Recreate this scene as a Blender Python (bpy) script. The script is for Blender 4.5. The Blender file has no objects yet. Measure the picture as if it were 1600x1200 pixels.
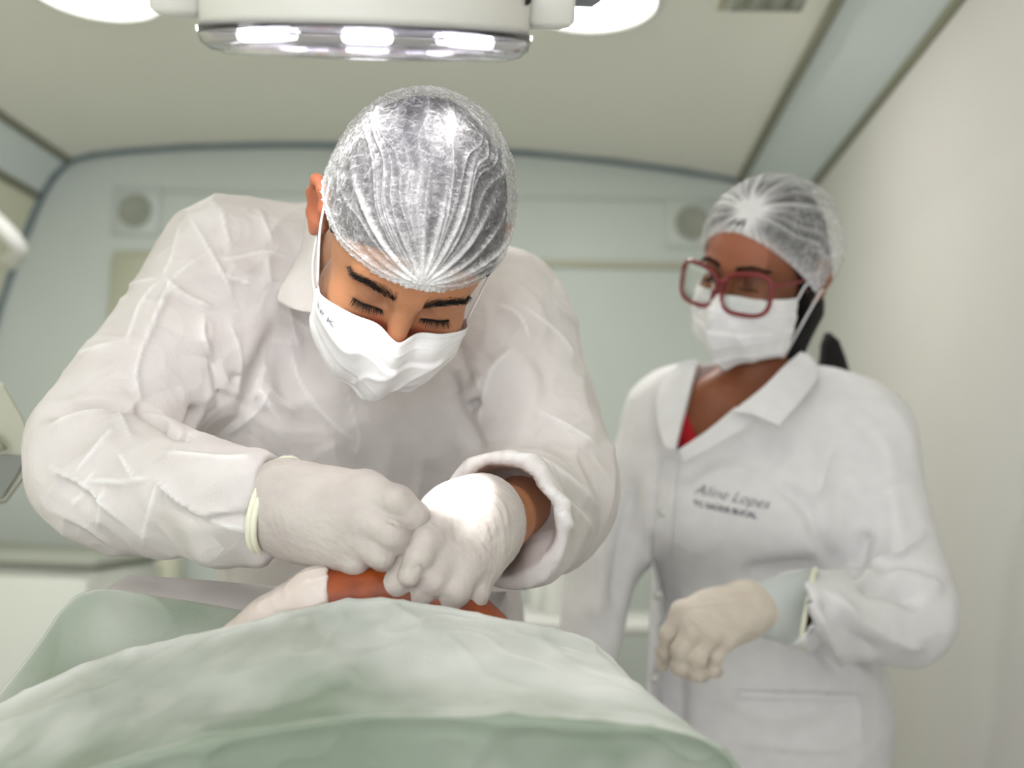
import bpy, math, random
import numpy as np
from mathutils import Vector, Matrix
from mathutils.bvhtree import BVHTree

random.seed(7); rng = np.random.default_rng(11)
scene = bpy.context.scene
COL = scene.collection
# ------------------------------------------------------------------ camera
FPX = 1700.0                        # focal length in pixels of a 1600 px wide frame
CAM = Vector((0.0, 0.0, 1.12))
yc = Vector((90/FPX, -175/FPX, -1)).normalized()       # the room's long axis seen from the camera
r_ = math.radians(1.6)
zc = Vector((math.sin(r_), math.cos(r_), 0)); zc = (zc - yc*zc.dot(yc)).normalized()
xc = yc.cross(zc)
R3 = Matrix((xc, yc, zc))           # camera vector -> world vector
cam_data = bpy.data.cameras.new('camera'); cam = bpy.data.objects.new('camera', cam_data)
COL.objects.link(cam); scene.camera = cam
cam.matrix_world = Matrix.Translation(CAM) @ R3.to_4x4()
cam_data.sensor_width = 36; cam_data.lens = 36*FPX/1600
cam_data.clip_start = .02
cam_data.dof.use_dof = True; cam_data.dof.focus_distance = 0.99; cam_data.dof.aperture_fstop = 3.0
# ------------------------------------------------------------------ world, exposure
w = bpy.data.worlds.new('world'); scene.world = w; w.use_nodes = True
w.node_tree.nodes['Background'].inputs[0].default_value = (0.95, 0.97, 1.0, 1)
w.node_tree.nodes['Background'].inputs[1].default_value = 2.3
scene.view_settings.view_transform = 'Standard'; scene.view_settings.look = 'None'
scene.view_settings.gamma = 1; scene.view_settings.use_curve_mapping = False
scene.view_settings.exposure = 0.0
NEAR_W = 0.8  # power of each unseen lamp added nearer the camera
CEIL_W = 5.0         # power of each round ceiling lamp
SPOT_W = 0.8         # power of each lamp spot
scene.cycles.max_bounces = 8; scene.cycles.transparent_max_bounces = 12

RN = np.array(R3); CN = np.array(CAM)
def K(px, py, d):                   # pixel + distance -> point in camera axes (x right, y up, z to the camera), metres
    return np.array([(px-800)/FPX*d, (600-py)/FPX*d, -d])
def c2w(v): return np.asarray(v) @ RN.T + CN
def w2c(v): return (np.asarray(v)-CN) @ RN
def P(px, py, d): return c2w(K(px, py, d))
def RY(px, py, Y):                  # point on the plane y = Y
    v = RN @ K(px, py, 1.0); return CN + v*(Y/v[1])
def RZ(px, py, Z):
    v = RN @ K(px, py, 1.0); return CN + v*((Z-CN[2])/v[2])
# ------------------------------------------------------------------ object helpers
def root(name, label, cat, loc, group=None):
    o = bpy.data.objects.new(name, None); COL.objects.link(o); o.location = Vector(loc)
    o['label'] = label; o['category'] = cat
    o.empty_display_size = .05
    if group: o['group'] = group
    return o
def part(name, V, Fc, mat, parent=None, smooth=True, label=None, kind=None, solid=0, attrs=None, uv=None, offset=-1, cat=None, group=None):
    """one mesh object; V are world coordinates"""
    V = np.asarray(V, dtype=float)
    if parent is None: org = np.array([(V[:,0].min()+V[:,0].max())/2, (V[:,1].min()+V[:,1].max())/2, V[:,2].min()])
    else: org = wloc(parent)
    me = bpy.data.meshes.new(name)
    if isinstance(Fc, np.ndarray):
        n = len(Fc); k = Fc.shape[1]
        me.vertices.add(len(V)); me.vertices.foreach_set('co', (V-org).astype('f4').ravel())
        me.loops.add(n*k); me.loops.foreach_set('vertex_index', Fc.astype('i4').ravel())
        me.polygons.add(n); me.polygons.foreach_set('loop_start', np.arange(0, n*k, k, dtype='i4'))
        me.polygons.foreach_set('loop_total', np.full(n, k, dtype='i4'))
        me.update(calc_edges=True); me.validate()
    else:
        me.from_pydata([tuple(v) for v in (V-org)], [], [tuple(int(i) for i in f) for f in Fc]); me.update()
    me.polygons.foreach_set('use_smooth', np.full(len(me.polygons), smooth))
    if attrs:
        for k, a in attrs.items():
            at = me.attributes.new(k, 'FLOAT', 'POINT'); at.data.foreach_set('value', np.asarray(a, dtype='f4'))
    if uv is not None:
        ul = me.uv_layers.new(name='UVMap')
        li = np.zeros(len(me.loops), dtype='i4'); me.loops.foreach_get('vertex_index', li)
        ul.data.foreach_set('uv', np.asarray(uv, dtype='f4')[li].ravel())
    me.materials.append(mat)
    o = bpy.data.objects.new(name, me); COL.objects.link(o)
    if parent is not None: o.parent = parent; o.location = (0, 0, 0)
    else: o.location = Vector(org)
    if solid:
        m = o.modifiers.new('thick', 'SOLIDIFY'); m.thickness = solid; m.offset = offset
    if label: o['label'] = label
    if kind: o['kind'] = kind
    if cat: o['category'] = cat
    if group: o['group'] = group
    return o
def wloc(o):
    l = np.zeros(3)
    while o is not None: l = l+np.array(o.location); o = o.parent
    return l
def merge(*ms):
    V = []; Fc = []; n = 0
    for v, f in ms:
        V += [np.asarray(v)]; Fc += [[int(i)+n for i in q] for q in f]; n += len(v)
    return np.concatenate(V), Fc
def grid_faces(nu, nv, closed_u=False):
    a = np.arange(nu*nv).reshape(nv, nu)
    if closed_u: b = np.roll(a, -1, axis=1)
    else: b = a[:, 1:]; a = a[:, :-1]
    return np.stack([a[:-1], b[:-1], b[1:], a[1:]], -1).reshape(-1, 4)
def tube(pts, r, n=10, caps=True):
    pts = np.asarray(pts, float); m = len(pts)
    r = np.broadcast_to(np.asarray(r, float), (m,))
    T = np.gradient(pts, axis=0); T /= np.linalg.norm(T, axis=1)[:, None]+1e-12
    up = np.array([0, 0, 1.]) if abs(T[0][2]) < .9 else np.array([1., 0, 0])
    V = []; N = np.cross(T[0], up); N /= np.linalg.norm(N)
    for i in range(m):
        N = N-T[i]*N.dot(T[i]); N /= np.linalg.norm(N); B = np.cross(T[i], N)
        for k in range(n):
            a = 2*math.pi*k/n; V.append(pts[i]+r[i]*(math.cos(a)*N+math.sin(a)*B))
    Fc = [list(q) for q in grid_faces(n, m, True)]
    if caps: Fc += [list(range(n))[::-1], list(range((m-1)*n, m*n))]
    return np.array(V), Fc
def spline(pts, n):
    """Catmull-Rom through pts (any dimension)"""
    p = np.asarray(pts, float); p = np.vstack([2*p[0]-p[1], p, 2*p[-1]-p[-2]]); m = len(p)-3
    t = np.linspace(0, m, n); i = np.minimum(t.astype(int), m-1); u = (t-i)[:, None]
    a, b, c, d = p[i], p[i+1], p[i+2], p[i+3]
    return .5*((2*b)+(-a+c)*u+(2*a-5*b+4*c-d)*u*u+(-a+3*b-3*c+d)*u**3)
def patch(G, nu, nv):
    """smooth surface through a grid of control points G[v][u]"""
    rows = [spline(g, nu) for g in G]
    A = np.array(rows)
    out = np.stack([spline(A[:, j], nv) for j in range(nu)], 1)
    return out.reshape(-1, A.shape[2]), grid_faces(nu, nv)
def box(lo, hi, bev=0.0, axes=None, centre=None):
    """box between lo and hi (world axes unless axes given as 3x3 rows), chamfered by bev"""
    lo = np.array(lo, float); hi = np.array(hi, float); c = (lo+hi)/2; h = (hi-lo)/2
    b = min(bev, h.min()*.95); V = []; ids = {}
    if b <= 0:
        for sx in (-1, 1):
            for sy in (-1, 1):
                for sz in (-1, 1): V.append([sx*h[0], sy*h[1], sz*h[2]])
        Fc = [[0,1,3,2],[4,6,7,5],[0,4,5,1],[2,3,7,6],[0,2,6,4],[1,5,7,3]]
    else:
        import itertools
        for s in itertools.product((-1, 1), repeat=3):
            for ax in range(3):
                p = [s[i]*(h[i]-(0 if i == ax else b)) for i in range(3)]; ids[(s, ax)] = len(V); V.append(p)
        Fc = []
        for ax in range(3):
            o = [i for i in range(3) if i != ax]
            for sg in (-1, 1):
                q = []
                for a_, b_ in ((-1,-1),(1,-1),(1,1),(-1,1)):
                    s = [0,0,0]; s[ax] = sg; s[o[0]] = a_; s[o[1]] = b_; q.append(ids[(tuple(s), ax)])
                Fc.append(q)
        for ax in range(3):
            o = [i for i in range(3) if i != ax]
            for a_ in (-1, 1):
                for b_ in (-1, 1):
                    s1 = [0,0,0]; s1[ax] = -1; s1[o[0]] = a_; s1[o[1]] = b_; s2 = list(s1); s2[ax] = 1
                    Fc.append([ids[(tuple(s1), o[0])], ids[(tuple(s2), o[0])], ids[(tuple(s2), o[1])], ids[(tuple(s1), o[1])]])
        for s in itertools.product((-1, 1), repeat=3): Fc.append([ids[(s, 0)], ids[(s, 1)], ids[(s, 2)]])
        Va = np.array(V)
        for k, f in enumerate(Fc):
            p = Va[f]; nrm = np.cross(p[1]-p[0], p[2]-p[0])
            if nrm.dot(p.mean(0)) < 0: Fc[k] = f[::-1]
    V = np.array(V)
    if axes is not None: V = V @ np.array(axes)
    return V+(c if centre is None else np.array(centre)), Fc
def lathe(prof, n=64, M=None, c=(0, 0, 0)):
    """profile of (radius, height); M rows are the local x, y, z axes"""
    prof = np.array(prof, float); a = np.arange(n)*2*math.pi/n
    V = np.stack([np.outer(prof[:, 0], np.cos(a)), np.outer(prof[:, 0], np.sin(a)), np.repeat(prof[:, 1][:, None], n, 1)], -1).reshape(-1, 3)
    if M is not None: V = V @ np.array(M)
    return V+np.array(c), [list(q) for q in grid_faces(n, len(prof), True)]
# ------------------------------------------------------------------ noise
def _h(i, j, k, s):
    n = (i*374761393+j*668265263+k*2147483647+s*974634777) & 0xffffffff
    n = ((n ^ (n >> 13))*1274126177) & 0xffffffff
    n = n ^ (n >> 16)
    return (n & 0xffff)/32767.5-1.0
def noise(p, s=0):
    p = np.asarray(p, float); i = np.floor(p).astype(np.int64); f = p-i; u = f*f*f*(f*(f*6-15)+10)
    out = 0
    for a in (0, 1):
        for b in (0, 1):
            for c in (0, 1):
                wgt = (u[:, 0] if a else 1-u[:, 0])*(u[:, 1] if b else 1-u[:, 1])*(u[:, 2] if c else 1-u[:, 2])
                ii, jj, kk = i[:, 0]+a, i[:, 1]+b, i[:, 2]+c
                g = _h(ii, jj, kk, s)*(f[:, 0]-a)+_h(ii, jj, kk, s+71)*(f[:, 1]-b)+_h(ii, jj, kk, s+137)*(f[:, 2]-c)
                out = out+wgt*g
    return out
def ridged(p, s=0): return 1-np.minimum(np.abs(noise(p, s))*3.0, 1)
# ------------------------------------------------------------------ implicit shapes -> one skin
def smin(a, b, k):
    if k <= 0: return np.minimum(a, b)
    h = np.maximum(k-np.abs(a-b), 0)/k
    return np.minimum(a, b)-h*h*k*.25
class Blob:
    def __init__(s, lo, hi, h):
        s.h = h; s.lo = np.array(lo, float); n = np.ceil((np.array(hi)-s.lo)/h).astype(int)+1
        s.ax = [s.lo[i]+h*np.arange(n[i]) for i in range(3)]
        s.D = np.full(n, .2, dtype='f4')
    def sl(s, lo, hi):
        return tuple(slice(max(0, int((lo[i]-s.lo[i])/s.h)), max(0, min(len(s.ax[i]), int((hi[i]-s.lo[i])/s.h)+2))) for i in range(3))
    def pts(s, q):
        return (s.ax[0][q[0]][:, None, None].astype('f4'), s.ax[1][q[1]][None, :, None].astype('f4'), s.ax[2][q[2]][None, None, :].astype('f4'))
    def comb(s, f, lo, hi, k, mode):
        m = k+3*s.h; q = s.sl(np.array(lo)-m, np.array(hi)+m)
        if min(b.stop-b.start for b in q) <= 0: return
        v = f(*s.pts(q)); d = s.D[q]
        if mode == 'add': s.D[q] = smin(d, v, k)
        elif mode == 'sub': s.D[q] = -smin(-d, v, k)
    def cap(s, a, b, ra, rb=None, k=.01, mode='add', flat=None):
        """tapered round bar; flat = (unit vector, factor>1) squashes along the vector"""
        rb = ra if rb is None else rb; a = np.array(a, float); b = np.array(b, float); ab = b-a; L = max(ab.dot(ab), 1e-9)
        def f(X, Y, Z):
            px, py, pz = X-a[0], Y-a[1], Z-a[2]
            t = np.clip((px*ab[0]+py*ab[1]+pz*ab[2])/L, 0, 1)
            qx, qy, qz = px-t*ab[0], py-t*ab[1], pz-t*ab[2]
            d2 = qx*qx+qy*qy+qz*qz
            r = ra+(rb-ra)*t
            if flat is not None:
                n, fa = flat; w_ = qx*n[0]+qy*n[1]+qz*n[2]; d2 = d2+w_*w_*(fa*fa-1)
                return (np.sqrt(d2)-r)/(1+.5*(fa-1))
            return np.sqrt(d2)-r
        R = max(ra, rb); s.comb(f, np.minimum(a, b)-R, np.maximum(a, b)+R, k, mode); return s
    def chain(s, pts, rs, k=.01, mode='add'):
        for i in range(len(pts)-1): s.cap(pts[i], pts[i+1], rs[i], rs[i+1], k if i == 0 else min(k, .006), mode)
        return s
    def ell(s, c, r, k=.01, rot=None, mode='add'):
        c = np.array(c, float); r = np.array(r, float); M = np.eye(3) if rot is None else np.array(rot)
        def f(X, Y, Z):
            x, y, z = X-c[0], Y-c[1], Z-c[2]
            a = [(M[i][0]*x+M[i][1]*y+M[i][2]*z) for i in range(3)]
            k0 = np.sqrt((a[0]/r[0])**2+(a[1]/r[1])**2+(a[2]/r[2])**2)
            k1 = np.sqrt((a[0]/r[0]**2)**2+(a[1]/r[1]**2)**2+(a[2]/r[2]**2)**2)
            return k0*(k0-1)/np.maximum(k1, 1e-6)
        R = r.max(); s.comb(f, c-R, c+R, k, mode); return s
    def cut(s, n, d):               # remove the side where n.p > d
        X, Y, Z = s.pts(tuple(slice(0, len(a)) for a in s.ax)); s.D = np.maximum(s.D, (n[0]*X+n[1]*Y+n[2]*Z-d).astype('f4')); return s
    def fn(s, f):
        q = tuple(slice(0, len(a)) for a in s.ax); s.D = f(s.D, *s.pts(q)).astype('f4'); return s
    def mesh(s, smooth=2):
        D = s.D; D = np.pad(D, 1, constant_values=.1); lo = s.lo-s.h
        n = D.shape; ins = D < 0
        c = [ins[a:n[0]-1+a, b:n[1]-1+b, e:n[2]-1+e] for a in (0, 1) for b in (0, 1) for e in (0, 1)]
        al = np.logical_and.reduce(c); an = np.logical_or.reduce(c); act = an & ~al
        I = np.argwhere(act); idx = np.full(act.shape, -1, dtype=np.int64); idx[act] = np.arange(len(I))
        S = np.zeros((len(I), 3)); C = np.zeros(len(I))
        for ax in range(3):
            o = [i for i in range(3) if i != ax]
            for a in (0, 1):
                for b in (0, 1):
                    p = np.zeros(3, int); p[o[0]] = a; p[o[1]] = b; q = p.copy(); q[ax] = 1
                    va = D[tuple((I+p).T)]; vb = D[tuple((I+q).T)]; m = (va < 0) != (vb < 0)
                    t = va[m]/(va[m]-vb[m]); e = np.tile(p.astype(float), (m.sum(), 1)); e[:, ax] = t
                    S[m] += e; C[m] += 1
        V = (I+S/C[:, None])*s.h+lo
        Q = []
        for ax in range(3):
            u, v = (ax+1) % 3, (ax+2) % 3
            sl0 = [slice(1, n[i]-1) for i in range(3)]; sl1 = list(sl0); sl0[ax] = slice(0, n[ax]-1); sl1[ax] = slice(1, n[ax])
            A = ins[tuple(sl0)]; B = ins[tuple(sl1)]
            for flip, M in ((False, A & ~B), (True, ~A & B)):
                E = np.argwhere(M); E += np.array([0 if i == ax else 1 for i in range(3)])
                if not len(E): continue
                du = np.zeros(3, int); du[u] = 1; dv = np.zeros(3, int); dv[v] = 1
                q = [idx[tuple((E-du-dv).T)], idx[tuple((E-dv).T)], idx[tuple(E.T)], idx[tuple((E-du).T)]]
                q = np.stack(q, 1); Q.append(q[:, ::-1] if flip else q)
        Q = np.concatenate(Q)
        for _ in range(smooth): V = relax(V, Q, .5)
        return V, Q
def relax(V, Q, a=.5):
    e = np.concatenate([Q[:, [i, (i+1) % 4]] for i in range(4)]); n = len(V)
    cnt = np.bincount(e[:, 0], minlength=n)+np.bincount(e[:, 1], minlength=n)
    S = np.stack([np.bincount(e[:, 0], V[e[:, 1], i], n)+np.bincount(e[:, 1], V[e[:, 0], i], n) for i in range(3)], 1)
    return V*(1-a)+a*S/np.maximum(cnt, 1)[:, None]
def normals(V, Q):
    fn = np.cross(V[Q[:, 2]]-V[Q[:, 0]], V[Q[:, 3]]-V[Q[:, 1]]); n = len(V)
    N = np.stack([sum(np.bincount(Q[:, k], fn[:, i], n) for k in range(4)) for i in range(3)], 1)
    return N/(np.linalg.norm(N, axis=1)[:, None]+1e-12)
def proj(V):                        # camera-axes points -> pixels
    return np.stack([800+FPX*V[:, 0]/-V[:, 2], 600-FPX*V[:, 1]/-V[:, 2]], 1)
def creases(V, N, lines, white=None):
    """sharp folds pressed or raised along given lines; a line is (points, height mm, width mm, kind, (dmin, dmax))"""
    px = proj(V); sc = -V[:, 2]/FPX*1000; out = np.zeros(len(V)); face = np.clip(N[:, 2]*3+.2, 0, 1)
    for L in lines:
        pts, amp, wd, kind = L[:4]; dr = L[4] if len(L) > 4 else (0, 9)
        p = np.array(pts, float)
        if len(p) > 2: p = spline(p, len(p)*4)
        R = 6*wd/sc.min()
        m = (px[:, 0] > p[:, 0].min()-R) & (px[:, 0] < p[:, 0].max()+R) & (px[:, 1] > p[:, 1].min()-R) & (px[:, 1] < p[:, 1].max()+R) & (-V[:, 2] > dr[0]) & (-V[:, 2] < dr[1])
        ii = np.nonzero(m)[0]
        if not len(ii): continue
        best = np.full(len(ii), 1e9); sg = np.zeros(len(ii)); tt = np.zeros(len(ii)); ns = len(p)-1
        for s in range(ns):
            a, b = p[s], p[s+1]; ab = b-a; l = max(ab.dot(ab), 1e-6); q = px[ii]-a
            t = np.clip((q@ab)/l, 0, 1); e = q-t[:, None]*ab; d = np.sqrt((e*e).sum(1)); c = ab[0]*q[:, 1]-ab[1]*q[:, 0]
            u = d < best; best[u] = d[u]; sg[u] = np.sign(c[u]); tt[u] = (s+t[u])/ns
        d = best*sc[ii]; tap = np.minimum(1, np.minimum(tt, 1-tt)*5+.08)
        if kind == 'ridge': g = np.exp(-d/wd)
        elif kind == 'soft': g = np.exp(-(d/wd)**2)
        else: g = np.tanh(sg*d/wd*1.5)*np.exp(-(d/(wd*2.5))**2)          # step: one side stands proud
        out[ii] += amp/1000*g*tap*face[ii]
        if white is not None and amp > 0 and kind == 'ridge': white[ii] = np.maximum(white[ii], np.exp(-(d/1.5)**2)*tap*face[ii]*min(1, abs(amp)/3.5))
    return V+N*out[:, None]
def rot(yaw, pitch, roll):
    y, p, r = [math.radians(a) for a in (yaw, pitch, roll)]
    Ry = np.array([[math.cos(y), 0, math.sin(y)], [0, 1, 0], [-math.sin(y), 0, math.cos(y)]])
    Rx = np.array([[1, 0, 0], [0, math.cos(p), -math.sin(p)], [0, math.sin(p), math.cos(p)]])
    Rz = np.array([[math.cos(r), math.sin(r), 0], [-math.sin(r), math.cos(r), 0], [0, 0, 1]])
    return Rz @ Rx @ Ry
# ------------------------------------------------------------------ materials
def mat(name, col, rough=.6, col2=None, nscale=5, spec=.4, bump=0, bscale=200, trans=0, alpha=1, emit=0, sss=0, metal=0, stretch=None, contrast=.15, coat=0):
    m = bpy.data.materials.new(name); m.use_nodes = True; nt = m.node_tree; b = nt.nodes['Principled BSDF']
    b.inputs['Base Color'].default_value = (*col, 1); b.inputs['Roughness'].default_value = rough
    b.inputs['Specular IOR Level'].default_value = spec; b.inputs['Metallic'].default_value = metal
    b.inputs['Transmission Weight'].default_value = trans; b.inputs['Alpha'].default_value = alpha
    b.inputs['Coat Weight'].default_value = coat
    if sss: b.inputs['Subsurface Weight'].default_value = sss; b.inputs['Subsurface Radius'].default_value = (1, .4, .25); b.inputs['Subsurface Scale'].default_value = .008
    if emit: b.inputs['Emission Color'].default_value = (*col, 1); b.inputs['Emission Strength'].default_value = emit
    tc = nt.nodes.new('ShaderNodeTexCoord'); mp = nt.nodes.new('ShaderNodeMapping'); nt.links.new(tc.outputs['Object'], mp.inputs[0])
    if stretch: mp.inputs['Scale'].default_value = stretch
    if col2:
        n = nt.nodes.new('ShaderNodeTexNoise'); n.inputs['Scale'].default_value = nscale; n.inputs['Detail'].default_value = 6
        nt.links.new(mp.outputs[0], n.inputs[0])
        r = nt.nodes.new('ShaderNodeValToRGB'); r.color_ramp.elements[0].position = .5-contrast; r.color_ramp.elements[1].position = .5+contrast
        r.color_ramp.elements[0].color = (*col, 1); r.color_ramp.elements[1].color = (*col2, 1)
        nt.links.new(n.outputs[0], r.inputs[0]); nt.links.new(r.outputs[0], b.inputs['Base Color'])
    if bump:
        n2 = nt.nodes.new('ShaderNodeTexNoise'); n2.inputs['Scale'].default_value = bscale; n2.inputs['Detail'].default_value = 3
        nt.links.new(mp.outputs[0], n2.inputs[0]); bp = nt.nodes.new('ShaderNodeBump'); bp.inputs['Strength'].default_value = 1; bp.inputs['Distance'].default_value = bump
        nt.links.new(n2.outputs[0], bp.inputs['Height']); nt.links.new(bp.outputs[0], b.inputs['Normal'])
    return m
def add_translucent(m, fac, col):
    nt = m.node_tree; out = nt.nodes['Material Output']; b = nt.nodes['Principled BSDF']
    t = nt.nodes.new('ShaderNodeBsdfTranslucent'); t.inputs[0].default_value = (*col, 1)
    mx = nt.nodes.new('ShaderNodeMixShader'); mx.inputs[0].default_value = fac
    nt.links.new(b.outputs[0], mx.inputs[1]); nt.links.new(t.outputs[0], mx.inputs[2]); nt.links.new(mx.outputs[0], out.inputs[0]); return m
def lin(r, g, b): return tuple(((c/255)/12.92 if c/255 <= .04045 else ((c/255+.055)/1.055)**2.4) for c in (r, g, b))
M = {}
M['gown'] = add_translucent(mat('gown_nonwoven', (.72, .675, .66), .7, (.77, .73, .715), 25, .25, .0004, 380), .08, (.9, .84, .82))
M['coat'] = mat('coat_twill', (.77, .76, .765), .75, (.81, .80, .805), 40, .25, .0003, 500)
M['glove'] = mat('latex', (.50, .45, .42), .48, (.58, .53, .495), 26, .3, .0012, 110, sss=.2, stretch=(1, 2.5, 1))
M['glove_w'] = mat('latex_cream', (.66, .58, .50), .5, (.72, .65, .57), 26, .3, .0012, 110, sss=.2)
M['glovecuff'] = mat('latex_roll', (.82, .82, .66), .5, spec=.4)
M['skirt'] = mat('glove_cuff_grey', (.60, .64, .63), .5, spec=.4)
M['maskm'] = mat('mask_fabric', (.85, .84, .85), .8, (.9, .89, .9), 60, .2, .0002, 900)
M['drape'] = add_translucent(mat('drape_nonwoven', (.25, .31, .235), .75, (.38, .43, .365), 7, .25, .0005, 500, contrast=.22), .15, (.6, .72, .6))
M['sheet'] = mat('white_sheet', (.70, .67, .66), .8, (.75, .72, .71), 8, .2, .0004, 300)
M['ceil'] = mat('ceiling_paint', lin(242, 241, 231), .55, lin(244, 243, 234), 2)
M['cove'] = mat('cove_panel', lin(222, 230, 230), .5)
M['wallR'] = mat('wall_right_paint', lin(217, 216, 209), .5, lin(215, 212, 207), 1.5)
M['wallL'] = mat('wall_left_paint', lin(222, 222, 200), .5)
M['wallB'] = mat('wall_back_paint', lin(206, 213, 208), .4, lin(202, 209, 204), 1.5)
M['rubber'] = mat('blue_grey_rubber', lin(108, 124, 132), .6)
M['seam'] = mat('olive_seam', lin(150, 150, 130), .6)
M['strip'] = mat('cream_strip', lin(196, 198, 176), .5)
M['grille'] = mat('grille_grey', lin(158, 162, 150), .6)
M['floor'] = mat('floor_vinyl', lin(215, 215, 208), .4, lin(208, 208, 202), 8)
M['lampw'] = mat('lamp_enamel', lin(214, 213, 206), .35, coat=.2)
M['lampg'] = mat('lamp_grey', lin(120, 124, 130), .4)
M['black'] = mat('black_plastic', (.01, .01, .01), .5)
M['blackhair'] = mat('black_hair', (.004, .003, .003), .75, bump=.001, bscale=300, stretch=(1, 1, .15))
M['lavender'] = mat('lamp_reflector', lin(205, 198, 218), .25, metal=.3)
M['steel'] = mat('steel', (.6, .6, .6), .3, metal=1)
M['white_plastic'] = mat('white_plastic', lin(225, 226, 222), .4)
M['greydark'] = mat('dark_grey_plastic', lin(122, 126, 120), .5)
M['equip'] = mat('warm_grey_plastic', lin(176, 176, 160), .5)
M['red'] = mat('red_frame', (.20, .010, .018), .25, spec=.6)
M['redcloth'] = mat('red_cloth', (.45, .008, .015), .8)
M['trousers'] = mat('blue_trousers', (.25, .35, .4), .8)
M['shoe'] = mat('white_clog', (.7, .7, .7), .5)
M['ink'] = mat('embroidery', (.06, .06, .09), .8)
M['inkgrey'] = mat('stamp_ink', (.28, .28, .32), .8)
M['cabinet'] = mat('cabinet_white', lin(214, 217, 208), .4)
M['blue'] = mat('blue_plastic', lin(90, 150, 185), .4)
M['green'] = mat('pale_green_plastic', lin(170, 195, 175), .4)
M['thread'] = mat('elastic', (.85, .84, .84), .7)
def crumple(m, sc, dist, sc2, dist2):
    nt = m.node_tree; b = nt.nodes['Principled BSDF']; tc = nt.nodes.new('ShaderNodeTexCoord'); prev = b.inputs['Normal'].links[0].from_socket if b.inputs['Normal'].links else None
    for s_, d_ in ((sc, dist), (sc2, dist2)):
        n = nt.nodes.new('ShaderNodeTexNoise'); n.inputs['Scale'].default_value = s_*.6; n.inputs['Detail'].default_value = 2; nt.links.new(tc.outputs['Object'], n.inputs[0])
        va = nt.nodes.new('ShaderNodeVectorMath'); va.operation = 'MULTIPLY_ADD'; nt.links.new(n.outputs['Color'], va.inputs[0]); va.inputs[1].default_value = (2.2/s_,)*3; nt.links.new(tc.outputs['Object'], va.inputs[2])
        v = nt.nodes.new('ShaderNodeTexVoronoi'); v.inputs['Scale'].default_value = s_; nt.links.new(va.outputs[0], v.inputs[0])
        sb = nt.nodes.new('ShaderNodeVectorMath'); sb.operation = 'SUBTRACT'; nt.links.new(va.outputs[0], sb.inputs[0]); nt.links.new(v.outputs['Position'], sb.inputs[1])
        cl = nt.nodes.new('ShaderNodeVectorMath'); cl.operation = 'SUBTRACT'; nt.links.new(v.outputs['Color'], cl.inputs[0]); cl.inputs[1].default_value = (.5, .5, .5)
        dt = nt.nodes.new('ShaderNodeVectorMath'); dt.operation = 'DOT_PRODUCT'; nt.links.new(sb.outputs[0], dt.inputs[0]); nt.links.new(cl.outputs[0], dt.inputs[1])
        bp = nt.nodes.new('ShaderNodeBump'); bp.inputs['Distance'].default_value = d_; nt.links.new(dt.outputs['Value'], bp.inputs['Height'])
        if prev is not None: nt.links.new(prev, bp.inputs['Normal'])
        prev = bp.outputs[0]
    nt.links.new(prev, b.inputs['Normal'])
crumple(M['gown'], 8, .22, 19, .12); crumple(M['drape'], 5, .10, 12, .04)
g = mat('clear_glass', (.96, .94, 1), .03, trans=1); M['glass'] = g
g2 = mat('spectacle_lens', (.95, .97, .95), .02, trans=1); g2.node_tree.nodes['Principled BSDF'].inputs['IOR'].default_value = 1.12; M['lens'] = g2
def emat(name, col, s):
    m = bpy.data.materials.new(name); m.use_nodes = True; nt = m.node_tree; nt.nodes.remove(nt.nodes['Principled BSDF'])
    e = nt.nodes.new('ShaderNodeEmission'); e.inputs[0].default_value = (*col, 1); e.inputs[1].default_value = s
    nt.links.new(e.outputs[0], nt.nodes['Material Output'].inputs[0]); return m
M['ceil_glow'] = emat('lit_diffuser', (1, .98, .93), 9)
M['led_glow'] = emat('lit_led', (.96, .95, 1), 14)
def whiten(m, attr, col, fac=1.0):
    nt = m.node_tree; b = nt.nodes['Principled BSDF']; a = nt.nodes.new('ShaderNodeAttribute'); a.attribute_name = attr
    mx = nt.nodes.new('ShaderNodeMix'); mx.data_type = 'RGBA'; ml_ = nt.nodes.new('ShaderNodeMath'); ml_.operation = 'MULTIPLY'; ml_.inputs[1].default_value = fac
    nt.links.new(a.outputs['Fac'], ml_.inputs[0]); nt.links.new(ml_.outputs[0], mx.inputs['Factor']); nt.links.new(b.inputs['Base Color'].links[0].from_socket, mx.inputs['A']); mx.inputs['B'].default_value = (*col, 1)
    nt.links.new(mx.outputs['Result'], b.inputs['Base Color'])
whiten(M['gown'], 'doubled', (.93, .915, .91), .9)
whiten(M['drape'], 'ridge_light_mottle', (.84, .85, .83), .9)  # light on the drape's ridges painted into its colour, with cloth mottling
def skin(name, c1, c2, beard_shade, red):
    m = mat(name, c1, .48, c2, 22, .35, .0004, 450, sss=.25, contrast=.25); nt = m.node_tree; b = nt.nodes['Principled BSDF']
    src = b.inputs['Base Color'].links[0].from_socket
    for at, colr in (('red', red), ('stubble_or_shade', beard_shade)):
        a = nt.nodes.new('ShaderNodeAttribute'); a.attribute_name = at
        mx = nt.nodes.new('ShaderNodeMix'); mx.data_type = 'RGBA'
        nt.links.new(a.outputs['Fac'], mx.inputs['Factor']); nt.links.new(src, mx.inputs['A']); mx.inputs['B'].default_value = (*colr, 1)
        src = mx.outputs['Result']
    nt.links.new(src, b.inputs['Base Color']); return m
M['skin_m'] = skin('skin_tan', (.43, .185, .09), (.50, .235, .12), (.10, .07, .055), (.50, .10, .06))
M['skin_w'] = skin('skin_brown', (.23, .075, .030), (.29, .10, .045), (.04, .02, .015), (.42, .15, .085))
M['iodine'] = mat('iodine_skin', (.33, .058, .003), .4, (.19, .030, .002), 40, .5, .0004, 300)
M['film'] = mat('plastic_film', (.72, .64, .60), .25, (.62, .52, .47), 18, .5, .0008, 90)
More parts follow.
